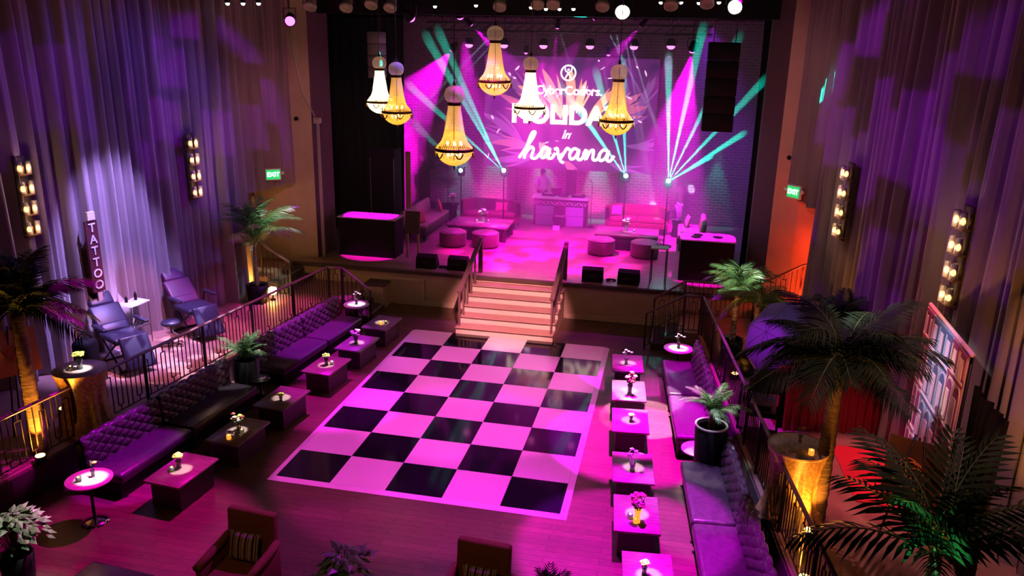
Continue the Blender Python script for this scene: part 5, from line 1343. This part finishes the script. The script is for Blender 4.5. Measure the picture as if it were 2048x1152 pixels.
# ------------------------------------------------------------------ uplights and lamps
M_amb = emis('amber_lens', (1.0, .42, .05), 30)
def uplight(label, loc, tgt, power, col, angle=70, lens=None, lampr=.05):
    t = thing('uplight', label, 'spotlight', loc, 0, 'floor uplights')
    MB().cyl((0, 0, .0), .08, .11, 14).build('housing', M_black, t); MB().cyl((0, 0, .111), .066, .008, 14).build('lens', lens or M_amb, t)
    if power: spot('uplight_lamp', (loc[0], loc[1], loc[2] + .14), tgt, power, col, angle, .6, lampr)
    return t
uplight('amber uplight at the foot of the left edge palm', (-3.16, -1.22, PF), (-3.42, -.95, 2.2), 600, AMB, 80)
uplight('amber uplight behind the gold table on the left', (-4.0, .25, PF), (-3.75, .1, 2), 160, AMB, 90)
uplight('amber uplight behind the potted palm against the left drape', (-4.42, 7.05, PF), (-4.7, 7.0, 3), 200, AMB, 95)
uplight('violet-white uplight by the tattoo sign', (-4.75, 3.0, PF), (-5.4, 3.0, 2.6), 260, (.55, .38, 1.0), 100, emis('violet_lens', (.6, .4, 1), 20))
uplight('amber uplight beside the gold damask table', (7.95, -.50, PF), (8.02, .1, 2.0), 110, AMB, 90)
uplight('amber uplight in the lower right behind the railing', (7.75, -1.55, PF), (8.3, -1.4, 3), 260, AMB, 95)
uplight('amber uplight by the far palms on the right platform', (7.3, 4.75, PF), (7.6, 5.2, 2.5), 110, AMB, 100)
uplight('amber uplight behind the crimson table', (8.35, 3.8, PF), (8.3, 4.4, 2), 40, AMB, 100)
uplight('amber uplight at the foot of the right drape in the lower right corner', (9.75, -1.75, PF), (10.3, -1.5, 2.5), 160, AMB, 95)
# the bright amber lamp beside the potted palm
t = thing('amber_lamp', 'bright amber lantern glowing on the left platform beside the potted palm', 'lamp', (-3.679, 6.918, 0.500))
MB().cyl((0, 0, 0), .07, .03, 16).cyl((0, 0, .03), .015, .12, 8).build('base', M_black, t)
MB().rbox((0, 0, .24), (.17, .17, .18), .04).build('lamp_shade', emis('amber_glow', (1.0, .62, .15), 22), t)
point('lantern_lamp', (t.location[0], t.location[1], t.location[2] + .24), 30, AMB, .09)
point('lantern_lamp', (t.location[0] + .12, t.location[1] - .25, t.location[2] + .10), 10, AMB, .03)

# ------------------------------------------------------------------ rig and stage light fixtures
def tr_truss(label, y, z, x0, x1):
    t = thing('lighting_truss', label, 'truss', (0, y, z))
    b = MB()
    for dy, dz in ((-.14, 0), (.14, 0), (0, .24)): b.tube([(x0, dy, dz), (x1, dy, dz)], .025, 6)
    n = int((x1 - x0) / .35)
    for k in range(n):
        xa, xb = x0 + (x1 - x0) * k / n, x0 + (x1 - x0) * (k + 1) / n
        b.tube([(xa, -.14, 0), (xb, 0, .24)], .012, 4).tube([(xa, .14, 0), (xb, 0, .24)], .012, 4).tube([(xa, -.14, 0), (xb, .14, 0)], .012, 4)
    b.build('frame', M_iron, t)
    for x in (x0 + .5, x1 - .5): MB().tube([(x, 0, .24), (x, 0, 9 - z)], .012, 5).build('hoist_chain', M_iron, t)
tr_truss('long dark truss across the top of the photo carrying stage lights', 8.0, 7.95, -3.6, 7.6)
tr_truss('upstage truss carrying the pink washes over the stage', 15.0, 7.1, -2.2, 6.6)
def fixture(kind, label, loc, tgt, lensm=None, size=.17, length=.42, body=None, rod=True):
    """a lamp hung at loc pointing at tgt; hook rises towards the truss"""
    t = thing(kind, label, 'stage light', loc, 0, 'theatre lights on the rig')
    d = (Vector(tgt) - Vector(loc)).normalized(); q = d.to_track_quat('-Z', 'Y').to_matrix().to_4x4()
    bd = MB(); bd.lathe([(size * .55, length * .75), (size * .75, length * .6), (size * .8, .1), (size, .05), (size, -.02), (size * .9, -.02), (size * .86, .05)], 18, M=q); bd.lathe([(.001, length * .76), (size * .5, length * .75)], 14, M=q)
    bo = bd.build('body', body or M_black, t)
    if lensm: MB().lathe([(.001, -.75 * size), (size * .45, -.66 * size), (size * .74, -.4 * size), (size * .86, 0)], 18, M=q).build('lens', lensm, bo)
    MB().tube([(size * 1.15, 0, .05), (size * 1.15, 0, .28), (-size * 1.15, 0, .28), (-size * 1.15, 0, .05)], .012, 5).tube([(0, 0, .28), (0, 0, max(.46, 9.01 - loc[2]) if rod else .60)], .012, 5).build('yoke', M_iron, t)
    return t
M_lw = emis('white_lens', (1, .95, .9), 3.5); M_lm = emis('magenta_lens', (1.0, .12, .9), 4); M_lp = emis('pink_lens', (1.0, .15, .6), 3.5); M_lc = emis('cyan_lens', (.3, 1.0, .9), 12); M_ly = emis('pale_yellow_lens', (1.0, .95, .6), 6)
M_grey = mat('grey_fixture', (.42, .36, .36), .5)
floor_c = (2.2, 3.0, 0)
FX = [('profile_spotlight', 'grey spotlight on the front truss, farthest left', (-2.765, 7.900, 7.424), M_grey, None), ('profile_spotlight', 'grey spotlight on the front truss, second from the left', (-1.875, 7.900, 7.413), M_grey, None),
      ('profile_spotlight', 'grey spotlight on the front truss, third from the left', (-1.263, 7.900, 7.485), M_grey, None), ('profile_spotlight', 'grey spotlight lit pink on the front truss, near the moving head', (-0.808, 7.900, 7.425), M_grey, None),
      ('profile_spotlight', 'grey spotlight on the front truss above the highest chandelier', (1.746, 7.900, 7.476), M_grey, None), ('profile_spotlight', 'amber-lit grey spotlight on the front truss above the screen emblem', (2.599, 7.900, 7.527), M_grey, None),
      ('profile_spotlight', 'grey spotlight on the front truss right of the amber-lit one', (2.942, 7.900, 7.531), M_grey, None), ('profile_spotlight', 'large grey spotlight on the front truss beside the bright pale lamp', (4.023, 7.900, 7.502), M_grey, None),
      ('fresnel_light', 'round grey lamp on the front truss, upper right', (5.474, 7.900, 7.539), M_grey, None), ('fresnel_light', 'round grey lamp on the front truss, farther right', (6.214, 7.900, 7.587), M_grey, None)]
for k, lab, p, bd, ln in FX: fixture(k, lab, p, (p[0] + .3, 3.0, 1.0), None, .15, .40, bd, False)
fixture('fresnel_light', 'white lamp tilted sideways at the upper right of the rig', (6.790, 7.900, 7.534), (4.2, -2, 3.2), M_lw, .17)
fixture('fresnel_light', 'magenta lamp on the rig over the left pier', (-3.137, 7.600, 7.100), (1.5, -3, 2), M_lm, .13)
fixture('moving_head_light', 'pale yellow glaring moving head at the top middle right', (4.375, 9.000, 7.452), (4.6, 0, 3.0), M_ly, .19)
WD = [(-4.037, 6.500, 7.424), (-3.666, 6.500, 7.428), (-3.298, 6.500, 7.432), (-0.079, 9.000, 7.531), (0.929, 9.000, 7.565), (2.194, 9.300, 7.550), (2.554, 9.300, 7.520), (2.875, 9.300, 7.524), (3.206, 9.300, 7.528), (5.214, 9.300, 7.692), (5.663, 9.300, 7.697), (6.064, 9.300, 7.690), (6.503, 9.300, 7.706)]
for k, p in enumerate(WD):
    t = thing('pin_spotlight', 'tiny white pin spot, number %s from the left along the top edge' % ('one two three four five six seven eight nine ten eleven twelve thirteen'.split()[k]), 'stage light', p, 0, 'pin spots along the top')
    bo = MB().lathe([(.05, .14), (.06, .0), (.05, 0)], 12).build('body', M_black, t); MB().sphere((0, 0, -.005), .048, 10, 7).build('lens', M_lw, bo); MB().tube([(0, 0, .13), (0, 0, 9.01 - p[2])], .01, 4).build('yoke', M_iron, t)
# magenta heads over the stage
HB = {'b1': (-0.931, 13.500, 6.555), 'b2': (6.031, 12.000, 6.673), 'a': (-0.887, 9.600, 7.271), 'b': (0.015, 10.900, 7.381), 'c2': (0.194, 11.300, 7.197), 'c': (3.548, 10.900, 7.381), 'd': (4.696, 11.400, 7.245), 'e': (2.276, 13.000, 7.200), 'f': (0.856, 15.800, 6.475), 'g': (3.497, 15.800, 6.474)}
HT = {'b1': (-3.152, 15.000, 4.260), 'b2': (5.648, 13.600, 3.411), 'a': (2.2, 13.0, 3.2), 'b': (.1, 13.6, 2.0), 'c2': (3.4, 14.4, 3.6), 'c': (0.5, 13.0, 3.2), 'd': (1.8, 14.0, 4.0), 'e': (1.6, 14.6, 1.0), 'f': (.7, 14.6, .9), 'g': (3.8, 14.6, .9)}
HL = {'b1': 'magenta spotlight throwing the wide beam to the left of the screen', 'b2': 'magenta spotlight throwing the wide beam right of the screen', 'a': 'magenta moving head at the top left with a beam to the right', 'b': 'bright magenta moving head at the top centre left',
      'c2': 'small magenta lamp just right of the bright top centre left head', 'c': 'magenta ring lamp at the top beside the pale yellow head', 'd': 'small magenta lamp at the top right of the pale yellow head', 'e': 'small magenta lamp above the screen emblem',
      'f': 'pink lamp on the screen top left of the emblem', 'g': 'pink lamp on the screen top right of the lettering'}
HPW = {'b1': (11000, 40), 'b2': (12000, 36), 'a': (7000, 22), 'b': (5000, 18), 'c2': (3000, 20), 'c': (2000, 22), 'd': (2000, 22), 'e': (1500, 14), 'f': (900, 12), 'g': (1200, 12)}
for k in HB:
    fixture('stage_wash_light', HL[k], HB[k], HT[k], M_lm, .12 if k in ('b1', 'b2', 'a', 'b') else .07, .3)
    fwd = (Vector(HT[k]) - Vector(HB[k])).normalized() * .18
    spot('stage_beam', Vector(HB[k]) + fwd, HT[k], HPW[k][0], MAG, HPW[k][1], .35, .03)
for k, p in enumerate(((-0.716, 14.600, 6.695), (0.393, 14.600, 6.703), (1.621, 14.600, 6.713), (3.037, 14.600, 6.728), (4.347, 14.600, 6.740), (5.425, 14.600, 6.776))):
    fixture('par_can', 'pink wash lamp number %s from the left in the row above the screen' % ('one two three four five six'.split()[k]), p, (p[0], p[1] - .6, 0), M_lp, .15, .26)
    spot('wash_lamp', (p[0], p[1] - .03, p[2] - .2), (p[0] * .8 + .4, 11.9, S), 700, (.85, .0, .8), 50, .8, .1)
# cyan moving heads on poles with fans of beams
def moving_head(label, loc, beams, power, fl=S, ang=3.2):
    t = thing('moving_head_stand', label, 'stage light', (loc[0], loc[1], fl), 0, 'cyan moving heads on poles')
    h_ = loc[2] - fl
    MB().tube([(0, 0, .03), (0, 0, h_ - .16)], .022, 8).build('pole', M_black, t); MB().cyl((0, 0, 0), .24, .03, 20).build('base', M_black, t)
    MB().rbox((0, .05, h_ - .14), (.2, .16, .10), .02).build('yoke_base', M_black, t)
    for s in (-1, 1): MB().box((s * .11, .05, h_), (.03, .08, .24)).build('yoke_arm', M_black, t)
    MB().sphere((0, .06, h_), .095, 14, 10).build('head', M_black, t); MB().sphere((0, -.045, h_ + .01), .07, 12, 8, 0, (1, .4, 1)).build('lens', M_lc, t)
    for tg, pw in beams: spot('stage_beam', (loc[0], loc[1] - .12, loc[2]), tg, power * pw * 1200, CYAN, ang, .25, .012)
m1 = (0.552, 14.200, 2.902); m2 = (4.378, 14.200, 2.930); m3 = (5.670, 13.600, 2.939); m0 = (-1.236, 15.600, 2.611)
moving_head('cyan moving head on a pole left of the booth', m1, [((-0.347, 12.500, 5.137), 1), ((-0.153, 12.500, 5.214), .9), ((-0.647, 12.500, 4.414), .7), ((0.157, 12.600, 4.437), .4)], 55)
moving_head('small cyan head on a pole behind the chandelier on the left', m0, [((-1.334, 13.500, 3.539), .3)], 30)
moving_head('cyan moving head on a pole right of the booth', m2, [((3.676, 12.600, 4.157), 1), ((3.964, 12.600, 4.589), 1), ((4.319, 12.600, 4.741), .9), ((3.448, 12.600, 4.428), .6)], 60)
moving_head('brightest cyan moving head on a pole at the right, fanning beams upward', m3, [((5.558, 12.400, 4.669), 1), ((5.948, 12.400, 5.021), 1), ((6.386, 12.400, 4.904), .8), ((6.761, 12.400, 4.448), .8), ((6.736, 12.200, 3.927), 1), ((6.299, 12.200, 3.563), .8)], 75)
point('head_glare_fill', (m3[0], m3[1] - .2, m3[2]), 25, CYAN, .05); point('head_glare_fill', (m2[0], m2[1] - .2, m2[2]), 8, CYAN, .05); point('head_glare_fill', (m1[0], m1[1] - .2, m1[2]), 6, CYAN, .05)  # added points that imitate the glare around the lenses
# pale beams from the front heads
PB = (.55, .75, 1.0)
for a_pt, b_pt, pw in (((3.741, 10.900, 7.312), (4.441, 12.500, 5.968), 60), ((4.003, 10.900, 7.363), (4.313, 12.500, 5.832), 70), ((4.253, 10.900, 7.367), (5.605, 13.500, 3.422), 90), ((4.228, 10.900, 7.367), (4.924, 13.500, 3.827), 70),
                       ((1.286, 10.900, 7.300), (-0.732, 12.800, 5.818), 55), ((1.484, 10.900, 7.303), (-1.236, 13.200, 5.068), 35), ((2.497, 10.900, 7.439), (3.241, 13.800, 4.456), 22)):
    spot('stage_beam', a_pt, b_pt, pw * 360, PB, 1.8, .3, .012)

# ------------------------------------------------------------------ haze
hz = MB().box((2.1, 14.1, 4.15), (12.6, 5.6, 6.4)).build('stage_haze', mat('haze_air', (1, 1, 1)))
hm = MATS['haze_air']; hm.node_tree.nodes.clear(); hn = hm.node_tree.nodes; ho = hn.new('ShaderNodeOutputMaterial'); hv = hn.new('ShaderNodeVolumeScatter')
hv.inputs['Density'].default_value = 0.052; hv.inputs['Anisotropy'].default_value = 0.1; hv.inputs['Color'].default_value = (1, 1, 1, 1)
hm.node_tree.links.new(hv.outputs[0], ho.inputs['Volume'])
tag(hz, 'thin theatrical haze filling the stage and catching the light beams', 'haze', None, 'stuff')

# ------------------------------------------------------------------ light
# stage floods
spot('flood_lamp', (.5, 10.6, 7.2), (1.2, 15.5, 1.5), 260, (.5, .0, 1.0), 75, .9, .2)
spot('flood_lamp', (4.2, 10.6, 7.2), (3.6, 15.5, 1.5), 260, (.35, .0, 1.0), 75, .9, .2)
spot('flood_lamp', (6.5, 12.5, 7.2), (7.2, 16, 2), 1200, (.35, .02, 1.0), 60, .9, .2)
spot('stage_texture_lamp', (2.2, 10.7, 7.3), (2.3, 11.7, S), 16000, (1.0, .0, .62), 56, .6, .06, gobo=(9, .42, .25))
# brick uplights between the dark pillars
for x, c_, p_ in ((-1.6, CYAN, 22), (-.35, CYAN, 20), (1.35, CYAN, 20), (3.25, CYAN, 34), (4.7, CYAN, 16), (7.2, CYAN, 10)):
    spot('brick_downlight', (x, 16.62, 3.9), (x, 16.98, 1.2), p_ * 16, c_, 34, .6, .06)
for x in (-.4, 1.3, 3.2, 5.2): spot('brick_uplight', (x, 16.45, 1.05), (x, 17.0, 2.0), 110, (1.0, .0, .45), 110, .8, .1)
# front of house
FOH = 7.9
spot('floor_wash', (2.3, -1.6, FOH), (2.3, 1.0, 0), 2500, (1.0, .03, .78), 38, .25, .06)
spot('floor_wash', (3.9, 2.0, FOH), (2.3, 3.6, 0), 2100, (1.0, .05, .75), 38, .3, .06)
spot('floor_wash', (2.3, 3.2, FOH), (2.3, 5.9, 0), 1400, (1.0, .12, .62), 40, .5, .06)
spot('seat_wash', (-.2, 5.2, FOH), (-1.5, 4.9, .4), 8000, (.6, 0, 1.0), 19, .3, .05)
spot('seat_wash', (-.6, .2, FOH), (-2.1, -.5, .4), 5500, (.7, 0, 1.0), 13, .3, .05)
spot('seat_wash', (5.0, 5.2, FOH), (6.15, 4.4, .4), 5000, (.8, 0, 1.0), 20, .3, .05)
spot('seat_wash', (5.0, 1.2, FOH), (6.6, .4, .4), 3500, (.5, .35, 1.0), 16, .5, .05)
spot('seat_wash', (5.4, -2.0, FOH), (6.7, -1.6, .4), 5000, (.75, 0, 1.0), 16, .4, .05)
spot('floor_wash', (5.5, 3.2, FOH), (5.5, 2.6, 0), 26000, (1.0, .0, 1.0), 23, .3, .05)
spot('floor_wash', (5.3, .3, FOH), (5.6, -.6, 0), 15000, (.8, .0, 1.0), 24, .3, .05)
spot('floor_wash', (5.0, 4.8, FOH), (5.6, 3.6, 0), 16000, (1.0, .6, 1.0), 12, .15, .03)
spot('floor_wash', (6.9, 7.9, FOH), (5.4, 5.9, 0), 22000, (1.0, .0, 1.0), 18, .2, .05)
spot('floor_wash', (-2.0, 7.6, FOH), (-.8, 5.4, 0), 700, PUR, 24, .5, .05)
spot('floor_wash', (.5, 1.8, FOH), (-1.1, -2.1, 0), 5500, (1.0, .0, .6), 24, .5, .03)
spot('floor_wash', (3.2, 2.6, FOH), (3.0, -2.4, 0), 2300, (.75, .0, .85), 52, .7, .06)
spot('edge_wash', (-.9, 4.5, FOH), (-.15, 2.9, 0), 5000, MAG, 20, .5, .04)
spot('stair_lamp', (4.3, -1.5, 7.6), (2.1, 7.8, .4), 14000, (1.0, .34, .34), 16, .6, .05)
spot('house_wash', (2.2, -6.0, 8.3), (2.2, 9.5, 1.0), 60, (1.0, .34, .42), 70, .9, .3)
# curtain washes
spot('curtain_wash', (1.5, 6.0, 8.2), (-5.6, 3.4, 3.0), 1200, (.13, .06, 1.0), 62, .6, .08)
spot('curtain_gobo', (1.0, 2.5, 8.2), (-4.8, 6.4, 4.9), 900, (.36, .0, 1.0), 36, .3, .03, gobo=(7, .40, .05))
spot('curtain_gobo', (1.5, 0.5, 8.2), (-5.6, 1.4, 5.4), 450, (.3, .0, 1.0), 34, .3, .03, gobo=(6, .42, .05))
spot('curtain_gobo', (3.0, 3.0, 8.2), (9.2, 5.0, 5.0), 900, (.42, .0, 1.0), 44, .3, .03, gobo=(6, .42, .06))
spot('curtain_gobo', (3.0, 0.0, 8.2), (10.0, 1.2, 4.6), 600, (.4, .0, 1.0), 44, .3, .03, gobo=(6, .44, .06))
spot('curtain_wash', (2.2, -4.0, 8.2), (10.0, 3.0, 3.6), 60, (1.0, .5, .55), 70, .9, .3)
spot('curtain_wash', (2.2, -4.0, 8.2), (-5.6, 4.0, 4.2), 12, (.6, .4, 1.0), 70, .9, .3)
spot('tattoo_spot', (-3.0, 3.3, 7.9), (-5.0, 3.2, 1.3), 6000, (.40, .28, 1.0), 34, .5, .05)
spot('tattoo_spot', (-2.0, 2.0, 7.9), (-4.1, 3.4, PF), 2500, (1.0, .30, .5), 30, .4, .03)
spot('tattoo_gobo', (-1.6, 3.0, 7.9), (-3.7, 3.0, PF), 9000, (.8, .6, 1.0), 20, .2, .01, gobo=(22, .34, .0))
spot('platform_wash', (-1.0, 5.5, 7.9), (-3.0, 5.6, PF), 2200, (1.0, .05, .6), 30, .5, .05)
spot('platform_wash', (9.3, -3.6, 8.2), (8.9, .4, PF), 1000, (1.0, .38, .45), 36, .6, .08)
spot('red_mat_lamp', (9.1, 3.0, 6.8), (9.0, 1.3, PF), 1500, (1.0, .14, .2), 28, .7, .05)
spot('backdrop_lamp', (6.6, .2, 6.6), (9.64, .95, 1.9), 1100, (1.0, .85, 1.0), 21, .7, .05)
spot('fern_spot', (5.4, 3.6, 7.9), (pR[0] - .1, pR[1] - .05, 1.2), 3000, (.9, 1.0, .95), 9, .4, .03)
spot('fern_spot', (0.2, 3.0, 7.9), (pL[0], pL[1], 1.1), 2500, (.85, 1.0, .9), 9, .4, .03)
spot('palm_spot', (-.6, 5.0, 7.9), (-3.7, 7.0, 1.9), 4500, (.8, 1.0, .8), 12, .4, .03)
spot('palm_spot', (5.6, 3.0, 7.9), (7.3, 5.8, 2.0), 6000, (1, 1, .9), 10, .4, .03)
spot('palm_spot', (6.2, -4.6, 7.9), (8.789, -2.370, 1.700), 9000, (.15, 1.0, .45), 5.5, .4, .03)
spot('corner_plant_spot', (1.0, .6, 7.9), (-1.5, -3.3, .9), 2500, (.9, 1, 1), 12, .5, .03)
spot('rail_lamp', (4.8, 2.0, 7.9), (7.15, 3.3, 1.4), 4000, (.6, .0, 1.0), 17, .4, .05)
spot('rail_lamp', (.6, 6.2, 7.9), (-1.6, 7.2, 1.2), 3000, (.8, .0, 1.0), 8, .3, .03)
spot('umbrella_fill', (5.5, 2.0, 7.9), (7.8, 3.7, 2.2), 350, (.4, .25, 1.0), 14, .5, .05)  # added violet fill to brighten the umbrella, not a fixture
spot('palm_spot', (-.5, 1.0, 7.9), (-2.75, -.75, 2.7), 5000, (1.0, .0, .8), 8, .4, .03)
spot('palm_spot', (-.8, 7.8, 7.9), (-3.3, 6.9, 2.1), 3000, (.7, .0, 1.0), 9, .4, .03)
for x_ in (-2.4, 6.8): spot('bar_lamp', (x_, 9.8, 7.3), (x_, 10.32, 2.0), 5000, (1.0, .0, .85), 17, .2, .05)
spot('chair_fill', (2.5, -7.5, 7.6), (2.4, -2.5, .6), 260, (1.0, .42, .15), 50, .8, .1)  # added warm fill from the camera side for the armchairs
spot('doorway_lamp', (9.0, 8.0, 1.5), (9.5, 8.3, 3.0), 170, (1.0, .05, .01), 150, .8, .1)
point('doorway_lamp', (8.95, 8.3, 1.25), 60, (1.0, .07, .015), .15)
point('doorway_lamp', (-4.55, 8.0, 2.9), 7, (1.0, .5, .12), .1)
spot('pier_wash', (2.2, -3.0, 8.3), (8.4, 9.4, 5.0), 1100, (1.0, .36, .42), 22, .8, .1)
spot('pier_wash', (2.2, -3.0, 8.3), (-3.9, 9.4, 4.0), 1100, (1.0, .34, .40), 22, .8, .1)
# white pin spots on the tables
for p in TL + TR:
    s_ = spot('pin_lamp', (2.2 + (p[0] - 2.2) * .55, p[1] + 1.2, 7.9), (p[0], p[1], .5), 9000, (1.0, .95, .85), 2.6, .5, .02)
for p in (RTL, RTF, RTR): spot('pin_lamp', (2.2 + (p[0] - 2.2) * .55, p[1] + 1.2, 7.9), (p[0], p[1], .6), 8000, (1.0, .9, .85), 3.4, .5, .02)
spot('pin_lamp', (-.5, 1.0, 7.9), (gL[0], gL[1], 1.6), 8000, (1.0, .95, .8), 3.2, .5, .02)
spot('pin_lamp', (4.5, 1.0, 7.9), (RTM[0], RTM[1], .45), 9000, MAG, 5, .5, .02)
for p in (c1, c2): spot('pin_lamp', (2.2 + (p[0] - 2.2) * .6, 10.9, 7.2), (p[0], p[1], 1.5), 5000, (1.0, .9, .9), 3.0, .5, .02)

# ------------------------------------------------------------------ world and view
w = bpy.data.worlds.new('world'); scene.world = w; w.use_nodes = True
w.node_tree.nodes['Background'].inputs[0].default_value = (.10, .03, .09, 1); w.node_tree.nodes['Background'].inputs[1].default_value = 0.0
vs_ = scene.view_settings; vs_.view_transform = 'Standard'; vs_.look = 'None'; vs_.exposure = 0.0; vs_.gamma = 1.0; vs_.use_curve_mapping = False
cy = scene.cycles
cy.max_bounces = 5; cy.diffuse_bounces = 2; cy.glossy_bounces = 3; cy.transmission_bounces = 4; cy.volume_bounces = 0; cy.transparent_max_bounces = 4
cy.caustics_reflective = False; cy.caustics_refractive = False; cy.sample_clamp_indirect = 3.0; cy.sample_clamp_direct = 0
cy.use_light_tree = True; cy.use_denoising = True; cy.volume_max_steps = 64
